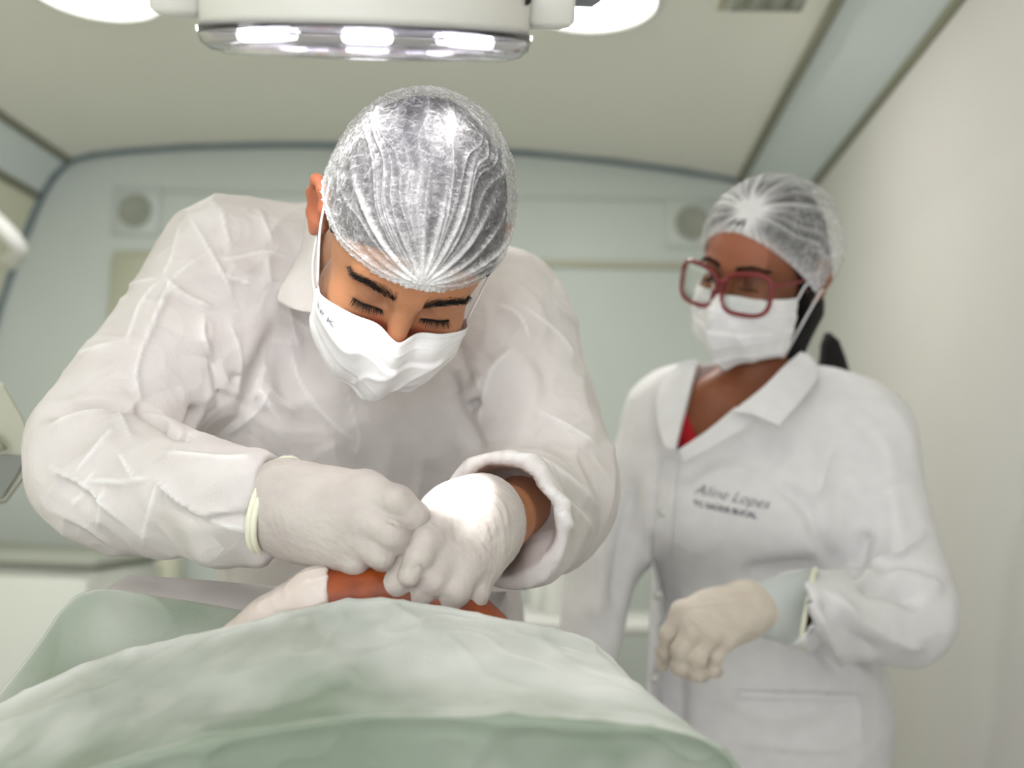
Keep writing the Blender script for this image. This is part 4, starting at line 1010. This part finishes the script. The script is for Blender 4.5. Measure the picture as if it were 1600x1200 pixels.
    mk = part('face_mask', cam_(V1), F1, M['mask'], person, uv=uv, solid=.0012, label='white pleated disposable mask'); mg = V1.reshape(90, 150, 3)
    for sx, uu in ((-1, 1), (1, 148)):
        a, b = mg[3, uu], mg[80, uu]; pts = spline([a, (a*.5)+np.array([sx*.045, .012, .0]), np.array([sx*.091, .012, -.020]), np.array([sx*.094, -.01, -.026]), np.array([sx*.090, -.025, -.012]), b], 40)
        v, q = tube(pts, .0017, 8); part('ear_loop', cam_(v), q, M['thread'], mk)
    # glasses
    gl = root('glasses', 'dark red thick-framed glasses on the assistant\'s face', 'glasses', cam_(np.array([[0, 0, .11]]))[0])
    def lens_pts(cx, n=72, off=0, grow=0):
        a = np.linspace(0, 2*math.pi, n, endpoint=False); ex = .62
        X = cx+(.0350+grow)*np.sign(np.cos(a))*np.abs(np.cos(a))**ex; Y = -.0075+(.0295+grow)*np.sign(np.sin(a))*np.abs(np.sin(a))**ex
        Y += np.where(Y > 0, .0035*((X-cx)/.035)*np.sign(cx), 0); Z = .1175-.0*X-3.2*X*X*.9+off-.10*(Y)
        return np.stack([X, Y, Z], 1)
    G0 = None
    fr = []
    for cx in (-.0405, .0405):
        p = lens_pts(cx); v, q = tube(np.vstack([p, p[:2]]), .0033, 10, False); fr.append((v, q))
    br = spline([(-.0075, .004, .1185), (0, .0075, .1225), (.0075, .004, .1185)], 12); fr.append(tube(br, .0030, 10))
    for cx in (-1, 1): fr.append(tube([(cx*.0735, .010, .0995), (cx*.0775, .010, .0960)], .0040, 10))
    Vf, Ff = merge(*fr); fo = part('frame', cam_(Vf), Ff, M['red'], gl)
    for cx in (-.0405, .0405):
        p = lens_pts(cx); c = p.mean(0); Vl = [c+np.array([0, 0, .0012])]+[c+(q-c)*s+np.array([0, 0, .0012*(1-s)]) for s in (.5, .97) for q in p]; n = len(p)
        Fl = [[0, 1+k, 1+(k+1) % n] for k in range(n)]+[[1+k, 1+n+k, 1+n+(k+1) % n, 1+(k+1) % n] for k in range(n)]
        part('lens', cam_(np.array(Vl)), Fl, M['lens'], gl, solid=.0015)
    for cx in (-1, 1):
        pts = spline([(cx*.0780, .010, .096), (cx*.082, .008, .05), (cx*.0865, .007, .00), (cx*.088, -.004, -.018)], 20); v, q = tube(pts, .0021, 8); part('temple', cam_(v), q, M['red'], gl)
    # red top
    R_ = Blob(K(1000, 780, 1.6), K(1260, 620, 1.6)+np.array([0, 0, .04]), .004) if False else Blob((.17, -.22, -1.78), (.42, -.005, -1.55), .004)
    torso(R_, .010, .05); R_.ell(K(1105, 660, 1.668), (.044, .048, .032), .05)
    R_.fn(lambda D, X, Y, Z: np.maximum(D, np.minimum(.05, ((600-Y/(-Z)*FPX*1.0)*0+(Y-((-.052)-.55*np.abs(X-.302))))))) if False else None
    def redcut(D, X, Y, Z):
        px = 800+FPX*X/-Z; py = 600-FPX*Y/-Z
        line = np.interp(0, [0, 1], [0, 1]); yl = 700-(px-1082)*(-1.0)*0
        # neckline: straps run up beside the neck, scooped in the middle
        scoop = 705-np.where(px < 1095, (1095-px)*3.0, (px-1095)*.62)
        return np.maximum(D, (scoop-py)*.00095)
    R_.fn(redcut); R_.fn(lambda D, X, Y, Z: np.maximum(D, np.maximum((600-FPX*Y/-Z)-722, (800+FPX*X/-Z)-1125)*.00095)); v, q = R_.mesh(1); part('top', c2w(v), q, M['redcloth'], person, label='bright red top at the open collar')
    # lab coat
    C = Blob((.035, -.90, -1.98), (.72, .055, -1.36), .005)
    torso(C, 0, .06)
    C.cap(SR, K(1418, 935, 1.61), .066, .066, .05).cap(K(1412, 965, 1.60), K(1216, 950, 1.455), .074, .047, .03)
    C.cap(SL, K(948, 860, 1.68), .058, .052, .05).cap(K(948, 860, 1.68), K(905, 1080, 1.61), .052, .046, .03)
    cuff_cut(C, K(1232, 951, 1.462), K(1235, 950, 1.47)-K(1412, 965, 1.60), .085, .040, .022); C.cap(K(900, 1180, 1.59), K(905, 1060, 1.62), .040, .036, .004, 'sub')
    C.cap(nb-[0, .0, 0], W_C, .058, .060, .01, 'sub')
    def vneck(D, X, Y, Z):
        px = 800+FPX*X/-Z; py = 600-FPX*Y/-Z
        xl = np.interp(py, [540, 575, 705], [1100, 1090, 1056]); xr = np.interp(py, [560, 600, 640, 705], [1240, 1195, 1143, 1062])
        sd = np.minimum(np.minimum(px-xl, xr-px), 709-py)*.00092; fr_ = Z+1.70
        return np.maximum(D, np.minimum(sd, fr_))
    C.fn(vneck)
    C.cut(-np.array([0, 1, 0]), .88)
    V1, Q1 = C.mesh(2); N1 = normals(V1, Q1); V1 = V1+N1*(.0035*noise(V1*7, 4)+.0022*(ridged(V1*9+3, 8)**3-.3))[:, None]; N1 = normals(V1, Q1)
    L = [([(1210,752),(1245,775),(1268,800),(1280,838),(1318,903)], -6, 12, 'soft'), ([(1306,680),(1285,740),(1272,785)], 5, 9, 'ridge'), ([(1358,830),(1345,870),(1332,903)], -7, 10, 'soft'),
         ([(1448,830),(1385,872),(1337,907)], 7, 9, 'ridge'), ([(1337,912),(1402,923),(1440,946)], -9, 11, 'soft'), ([(1250,915),(1285,975),(1315,1027),(1371,1066)], 7, 9, 'ridge'), ([(1238,935),(1270,990),(1305,1050)], -7, 9, 'soft'),
         ([(1293,923),(1337,966),(1400,1000),(1450,1010)], 7, 10, 'ridge'), ([(1280,935),(1320,985),(1380,1030)], -6, 11, 'soft'), ([(1380,900),(1430,905),(1475,925)], 6, 10, 'ridge'),
         ([(1341,1083),(1345,1165)], 2, 5, 'ridge'), ([(1155,897),(1220,890),(1293,884)], -5, 14, 'soft'), ([(1142,1158),(1240,1168),(1345,1172)], 3, 5, 'ridge'),
         ([(1020,720),(1012,820),(1005,1000),(1000,1180)], 4, 6, 'ridge'), ([(990,740),(975,840),(962,960)], -8, 14, 'soft'), ([(1100,740),(1150,735),(1200,752)], 3, 12, 'soft'), ([(1320,640),(1375,690),(1400,760)], 3, 16, 'soft'),
         ([(1390,760),(1400,830),(1395,880)], 4, 14, 'soft'), ([(930,840),(940,920),(925,980)], 4, 12, 'soft'), ([(1130,1080),(1200,1120),(1300,1100)], 3, 16, 'soft'), ([(1050,1000),(1060,1100),(1050,1190)], -4, 14, 'soft')]
    L = [(q[0], q[1]*2.5)+tuple(q[2:]) for q in L]; V1 = creases(V1, N1, L); V1 = relax(V1, Q1, .2)
    coat = part('lab_coat', c2w(V1), Q1, M['coat'], person, label='white lab coat with embroidered chest')
    cb = BVHTree.FromPolygons([tuple(v) for v in V1], [tuple(q) for q in Q1.tolist()])
    def surf(px, py, off=.002, dd=None):
        d = np.array([(px-800)/FPX, (600-py)/FPX, -1.0]); h = cb.ray_cast(Vector((0, 0, 0)), Vector(d))
        z = -h[0][2] if h[0] is not None else 1.62
        if dd is not None and z > dd: z = dd
        return K(px, py, z-off)
    def flap(rows, nu, nv, off, name, par, dd=None, solid=.003):
        px, F_ = patch(rows, nu, nv); W = np.array([surf(p[0], p[1], off, p[2] if len(p) > 2 else dd) for p in px]); W = relax(relax(W, F_, .5), F_, .5)
        return part(name, c2w(W), F_, M['coat'], par, solid=solid, offset=0)
    flap([[(1252,548,1.63),(1266,556,1.63),(1280,572,1.63)], [(1222,574,1.60),(1245,585,1.60),(1272,600,1.605)], [(1190,606,1.575),(1216,618,1.57),(1246,634,1.57)], [(1140,645,1.565),(1176,650,1.56),(1217,668,1.55)]], 26, 40, .011, 'collar', coat)
    flap([[(1150,634,1.58),(1168,646,1.58),(1186,655,1.58)], [(1105,672,1.57),(1118,680,1.57),(1130,690,1.57)], [(1058,704,1.57),(1062,712,1.57),(1068,722,1.57)]], 20, 30, .006, 'lapel', coat)
    flap([[(1092,560,1.63),(1066,566,1.63),(1040,584,1.63)], [(1078,612,1.60),(1050,616,1.60),(1024,628,1.60)], [(1066,655,1.58),(1044,664,1.58),(1028,668,1.58)], [(1054,704,1.56),(1046,704,1.56),(1038,700,1.56)]], 20, 40, .008, 'lapel', coat)
    flap([[(1034,715),(1062,715)], [(1020,850),(1050,852)], [(1012,1000),(1044,1002)], [(1006,1190),(1040,1192)]], 10, 90, .003, 'placket', coat, 1.75)
    flap([[(1150,1078),(1344,1084)], [(1150,1092),(1344,1098)]], 40, 6, .003, 'pocket_edge', coat, 1.9)
    for py in (800, 930, 1060):
        c = surf(1035-(py-800)*.05, py, .005); part('button', *lathe([(0, 0), (.006, 0), (.007, -.0015), (0, -.002)], 20, np.array([(1, 0, 0), (0, -1, 0), (0, 0, -1)]) @ RN.T, c2w(c)), M['white_plastic'], coat)
    def pl(cx, cy, sl):
        return lambda u, v: c2w(surf(cx+u/.00088, cy+sl*u/.00088-v/.00088, .0012, 1.75))
    text_on('embroidery', 'Aline Lopes', .0215, M['ink'], coat, pl(1142, 783, .21), shear=.6, bold=-.0003)
    text_on('embroidery', 'TC SAÚDE BUCAL', .0108, M['ink'], coat, pl(1133, 800, .21), bold=.0002)
    V1, Q1 = hand_w(0, .0022); N1 = normals(V1, Q1); V1 = V1+N1*(.0008*noise(V1*40, 3))[:, None]
    V1 = creases(V1, N1, [([(1065,950),(1110,945),(1165,935)], 1.6, 2, 'ridge'), ([(1070,955),(1115,958),(1165,958)], 1.6, 2, 'ridge'), ([(1078,958),(1120,975),(1160,980)], 1.6, 2, 'ridge'), ([(1072,960),(1105,990),(1130,1010)], 1.6, 2, 'ridge'), ([(1064,962),(1082,1000),(1090,1020)], 1.4, 2, 'ridge'), ([(1120,940),(1150,925),(1175,925)], 1.4, 2, 'ridge'), ([(1130,965),(1155,975),(1178,985)], 1.4, 2, 'ridge')])
    g = part('glove', c2w(V1), Q1, M['glove_w'], person, label='white latex glove')
    # loose grey cuff and its pale rolled edge
    def ring(cx, cy, d, ry, tilt, rz, n=48):
        a = np.linspace(0, 2*math.pi, n, endpoint=False); c = K(cx, cy, d); u = np.array([math.sin(tilt), math.cos(tilt), 0])*ry; v = np.array([.35, 0, -.93])*rz
        return c+np.outer(np.cos(a), u)+np.outer(np.sin(a), v)
    rs = [ring(1168, 952, 1.425, .033, .15, .030), ring(1185, 950, 1.435, .036, .18, .033), ring(1215, 948, 1.455, .043, .20, .040), ring(1263, 950, 1.482, .0525, .18, .050)]
    part('glove_cuff', c2w(np.vstack(rs)), grid_faces(48, 4, True), M['skirt'], g, solid=.0012, label='loose greyish cuff of the glove')
    p = ring(1263, 950, 1.482, .0530, .18, .0505); v, q = tube(np.vstack([p, p[:1]]), .0042, 8, False); part('rolled_cuff', c2w(v), q, M['glovecuff'], g)
    for sx in (-.085, .085):
        a = c2w(hips)+np.array([sx, 0, 0]); B = Blob((a[0]-.08, a[1]-.22, -.005), (a[0]+.08, a[1]+.12, .13), .006)
        B.cap((a[0], a[1]+.03, .045), (a[0], a[1]-.12, .032), .043, .032, .02).cap((a[0], a[1]+.04, .05), (a[0], a[1]+.03, .09), .043, .040, .02); B.cut((0, 0, -1), 0)
        v, q = B.mesh(1); part('clog', v, q, M['shoe'], person)
        tv, tq = tube([(a[0], a[1], c2w(hips)[2]), (a[0], a[1], .45), (a[0], a[1], .10)], [.10, .075, .07], 24); part('trouser_leg', tv, tq, M['trousers'], person)
def hand_w(inset, h=.003):
    lo, hi = (.17, -.40, -1.56), (.40, -.235, -1.30); B = Blob(lo, hi, h); o = inset
    B.cap(K(1225, 948, 1.46), K(1165, 952, 1.43), .027-o, .030-o, .01)
    mc = [((1165,938,1.43), (1068,958,1.385), .024, .0160), ((1165,950,1.425), (1085,978,1.370), .026, .0165), ((1165,960,1.425), (1108,990,1.372), .024, .0160), ((1165,970,1.43), (1134,996,1.385), .020, .0150)]
    for a, b, ra, rb in mc: B.cap(K(*a), K(*b), ra-o, rb-o, .02)
    B.ell(K(1115, 960, 1.405), np.array((.034, .030, .024))-o, .02)
    fi = [([(1068,958,1.385), (1046,990,1.385), (1040,1018,1.395), (1046,1030,1.41)], [.0158, .0115, .0108, .0090]),
          ([(1085,978,1.370), (1064,1015,1.360), (1062,1042,1.368), (1072,1050,1.39)], [.0158, .0118, .0108, .0090]),
          ([(1108,990,1.372), (1090,1028,1.360), (1088,1052,1.368), (1098,1056,1.39)], [.0150, .0112, .0104, .0088]),
          ([(1134,996,1.385), (1118,1025,1.375), (1112,1046,1.382), (1120,1050,1.40)], [.0135, .0100, .0092, .0080]),
          ([(1120,945,1.43), (1060,985,1.44), (1040,1015,1.435), (1035,1040,1.425)], [.018, .0130, .0115, .0095])]
    F = Blob(lo, hi, h)
    for pts, rs in fi:
        f1 = Blob(lo, hi, h); f1.chain([K(*p) for p in pts], [r-o for r in rs], .006); F.D = smin(F.D, f1.D, .0022)
    B.D = smin(B.D, F.D, .009); return B.mesh(1)
# ================================================================== TABLE, DRAPE, PATIENT
def table():
    xl, xr = P(185, 900, 1.12)[0], .12; y0_, y1_ = .60, 1.13; zt = .92
    t = root('operating_table', 'operating table padded in white sheeting, under the green drape', 'table', ((xl+xr)/2, .88, 0))
    V, Fc = patch([[(x, y, z+.004*math.sin(x*14+y*7)) for x in np.linspace(xl+.02, -.06, 6)] for y, z in ((.97, zt+.01), (.985, zt+.05), (1.01, zt+.083), (1.06, zt+.098), (1.10, zt+.101), (1.125, zt+.09), (1.14, zt+.05), (1.145, zt-.06))], 60, 60)
    part('mattress', *box((xl, y0_, zt-.09), (xr, y1_, zt-.006), .02), M['sheet'], t)
    part('sheet', V, Fc, M['sheet'], t, solid=.003)
    part('frame', *box((xl+.02, y0_+.03, zt-.13), (xr-.02, y1_-.03, zt-.09), .005), M['steel'], t)
    cx, cy = (xl+xr)/2, .88
    part('column', *box((cx-.08, cy-.08, .08), (cx+.08, cy+.08, zt-.13), .02), M['white_plastic'], t)
    part('base', *box((cx-.25, cy-.22, 0), (cx+.25, cy+.2, .08), .02), M['lampg'], t)
def drape():
    t = root('surgical_drape', 'pale green nonwoven surgical drape covering the patient in the foreground', 'drape', tuple(P(560, 1100, .75)*np.array([1, 1, 0])+np.array([0, 0, .8])))
    R1 = [(-150,1190),(-30,1118),(90,1056),(240,1005),(405,966),(560,941),(700,951),(890,990),(948,1022),(1000,1080),(1045,1140),(1062,1200)]
    R2 = [(-150,1320),(0,1262),(140,1204),(300,1160),(450,1132),(600,1116),(800,1121),(1000,1133),(1056,1139),(1100,1152),(1140,1180),(1166,1225)]
    n = len(R1); rows = []
    def row(f): rows.append([tuple(K(*f(i))) for i in range(n)])
    row(lambda i: (R1[i][0]*.9+60, R1[i][1]+330, 1.01)); row(lambda i: (R1[i][0]*.97+20, R1[i][1]+90, .93)); row(lambda i: (R1[i][0], R1[i][1]+10, .893))
    row(lambda i: (R1[i][0], R1[i][1], .880)); row(lambda i: (R1[i][0]+(R2[i][0]-R1[i][0])*.08, R1[i][1]+(R2[i][1]-R1[i][1])*.10, .862))
    w1 = [0, 4, -3, 5, -4, 3, -2, 4, 0, 0, 0, 0]
    row(lambda i: (R1[i][0]+(R2[i][0]-R1[i][0])*.38, R1[i][1]+(R2[i][1]-R1[i][1])*.42+w1[i], .800+.001*w1[i]))
    row(lambda i: (R1[i][0]+(R2[i][0]-R1[i][0])*.72, R1[i][1]+(R2[i][1]-R1[i][1])*.78-w1[i], .748))
    row(lambda i: (R2[i][0], R2[i][1]-8, .700)); row(lambda i: (R2[i][0], R2[i][1], .690)); row(lambda i: (R2[i][0]+2, R2[i][1]+8, .684))
    row(lambda i: (R2[i][0]*.99+10, R2[i][1]+34, .692)); row(lambda i: (R2[i][0]*.98+20, R2[i][1]+110, .700)); row(lambda i: (R2[i][0]*.98+20, R2[i][1]+300, .69))
    V, Fc = patch(rows, 330, 300); N = normals(V, Fc); s = np.sign((N[:, 1]).sum()); N *= s
    w_ = np.repeat(np.linspace(0, 1, 300), 330)
    V = V+N*(.0035*noise(V*8, 5)+.0030*(ridged(V*np.array([6, 9, 9])+noise(V*5, 1)[:, None], 6)**4-.2)+.0012*(ridged(V*22, 9)**5))[:, None]; N = normals(V, Fc)*s
    L = [([(-20,1152),(70,1120),(140,1082),(205,1040)], 2.5, 4, 'ridge'), ([(575,990),(580,1040),(586,1108)], 3, 5, 'ridge'), ([(560,1000),(640,1040),(700,1090)], 2, 8, 'ridge'), ([(640,955),(760,1010),(880,1060)], 2.5, 16, 'soft'), ([(100,1120),(180,1090),(300,1040)], 3, 12, 'soft'),
         ([(330,1000),(420,1020),(560,1010)], 2.5, 14, 'soft'), ([(700,1080),(720,1060),(705,1040)], 2.5, 7, 'ridge'), ([(860,1000),(930,1050),(985,1120)], -3, 16, 'soft'), ([(60,1190),(150,1150),(260,1120)], 3, 12, 'soft')]
    wh = np.zeros(len(V)); V = creases(V, N if s > 0 else -N, L, wh)
    if s < 0: Fc = Fc[:, ::-1]
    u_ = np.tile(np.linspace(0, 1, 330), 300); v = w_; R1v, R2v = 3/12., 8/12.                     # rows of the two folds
    ridge_light_mottle = np.where(v < R2v, np.exp(-np.maximum(v-R1v, 0)/.17)*1.05+.75*np.exp(-((v-R2v)/.012)**2), .75*np.exp(-((v-R2v)/.012)**2)+.04)  # brighter ridges, duller front fall: light painted into the cloth colour
    ridge_light_mottle += .62*gz(u_, .66, .24)*(v < R2v)*np.clip((v-R1v)*6, 0, 1)+.75*noise(V*6, 31)+.45*noise(V*17, 32)+.2*noise(V*50, 37)  # painted brightening right of centre, plus the cloth's own mottling
    ridge_light_mottle = np.clip(np.maximum(ridge_light_mottle, wh), 0, 1)
    part('front_layer', c2w(V), Fc, M['drape'], t, solid=.0012, attrs={'ridge_light_mottle': ridge_light_mottle})
    O = [(-120,1290),(-60,1180),(0,1090),(60,1008),(108,944),(138,927),(175,925),(300,942),(405,962),(520,992)]; rows = []; n = len(O)
    rows.append([tuple(K(O[i][0]+20, O[i][1]+300, 1.05)) for i in range(n)]); rows.append([tuple(K(O[i][0]+6, O[i][1]+50, 1.01)) for i in range(n)]); rows.append([tuple(K(O[i][0], O[i][1]+4, .985)) for i in range(n)])
    rows.append([tuple(K(O[i][0], O[i][1], .976)) for i in range(n)]); rows.append([tuple(K(O[i][0]+8, O[i][1]+10, .965)) for i in range(n)])
    rows.append([tuple(K(O[i][0]+40, O[i][1]+70, .93)) for i in range(n)]); rows.append([tuple(K(O[i][0]+70, O[i][1]+160, .905)) for i in range(n)]); rows.append([tuple(K(O[i][0]+80, O[i][1]+380, .90)) for i in range(n)])
    V, Fc = patch(rows, 220, 200); N = normals(V, Fc); s = np.sign(N[:, 1].sum()); N *= s
    V = V+N*(.003*noise(V*9, 15)+.0022*(ridged(V*9+4, 16)**4-.2))[:, None]
    if s < 0: Fc = Fc[:, ::-1]
    v = np.repeat(np.linspace(0, 1, 200), 220); ridge_light_mottle = np.clip(.9*np.exp(-np.abs(v-.44)/.05)+.25+.9*noise(V*7, 33)+.4*noise(V*16, 34), 0, 1)  # light along the rear ridge painted into the colour, plus mottling
    part('rear_layer', c2w(V), Fc, M['drape'], t, solid=.0012, attrs={'ridge_light_mottle': ridge_light_mottle})
    return t
def patient():
    t = root('person', 'patient\'s iodine-stained limb held between the surgeon\'s gloved hands', 'person', P(590, 930, .925))
    B = Blob((-.28, -.30, -1.00), (.02, -.13, -.86), .0025)
    ch = [(330,1080,.94), (420,978,.935), (500,938,.93), (600,930,.93), (700,945,.935), (760,1010,.94)]
    B.chain([K(*p) for p in ch], [.034, .022, .0265, .027, .027, .03], .02); B.cap(K(600, 905, .925), K(617, 878, .922), .0075, .0045, .01)
    V, Q = B.mesh(1); V = V+normals(V, Q)*(.0008*noise(V*60, 2))[:, None]
    part('body', c2w(V), Q, M['iodine'], t, label='skin painted orange-brown with iodine')
    B = Blob((-.28, -.30, -1.00), (-.13, -.13, -.86), .0022)
    B.chain([K(*p) for p in ch[:4]], [.036, .0238, .0288, .029], .02); B.fn(lambda D, X, Y, Z: np.maximum(D, (800+FPX*X/-Z-512)*.00055)); B.cap(K(509, 893, .93), K(511, 985, .93), .0012, .0012, .002) if False else None
    V, Q = B.mesh(1); V = V+normals(V, Q)*(.0012*ridged(V*np.array([30, 60, 60]), 2)**3)[:, None]
    part('film_sleeve', c2w(V), Q, M['film'], t, label='whitish plastic film sleeve')
surgeon()
assistant()
table()
drape()
patient()
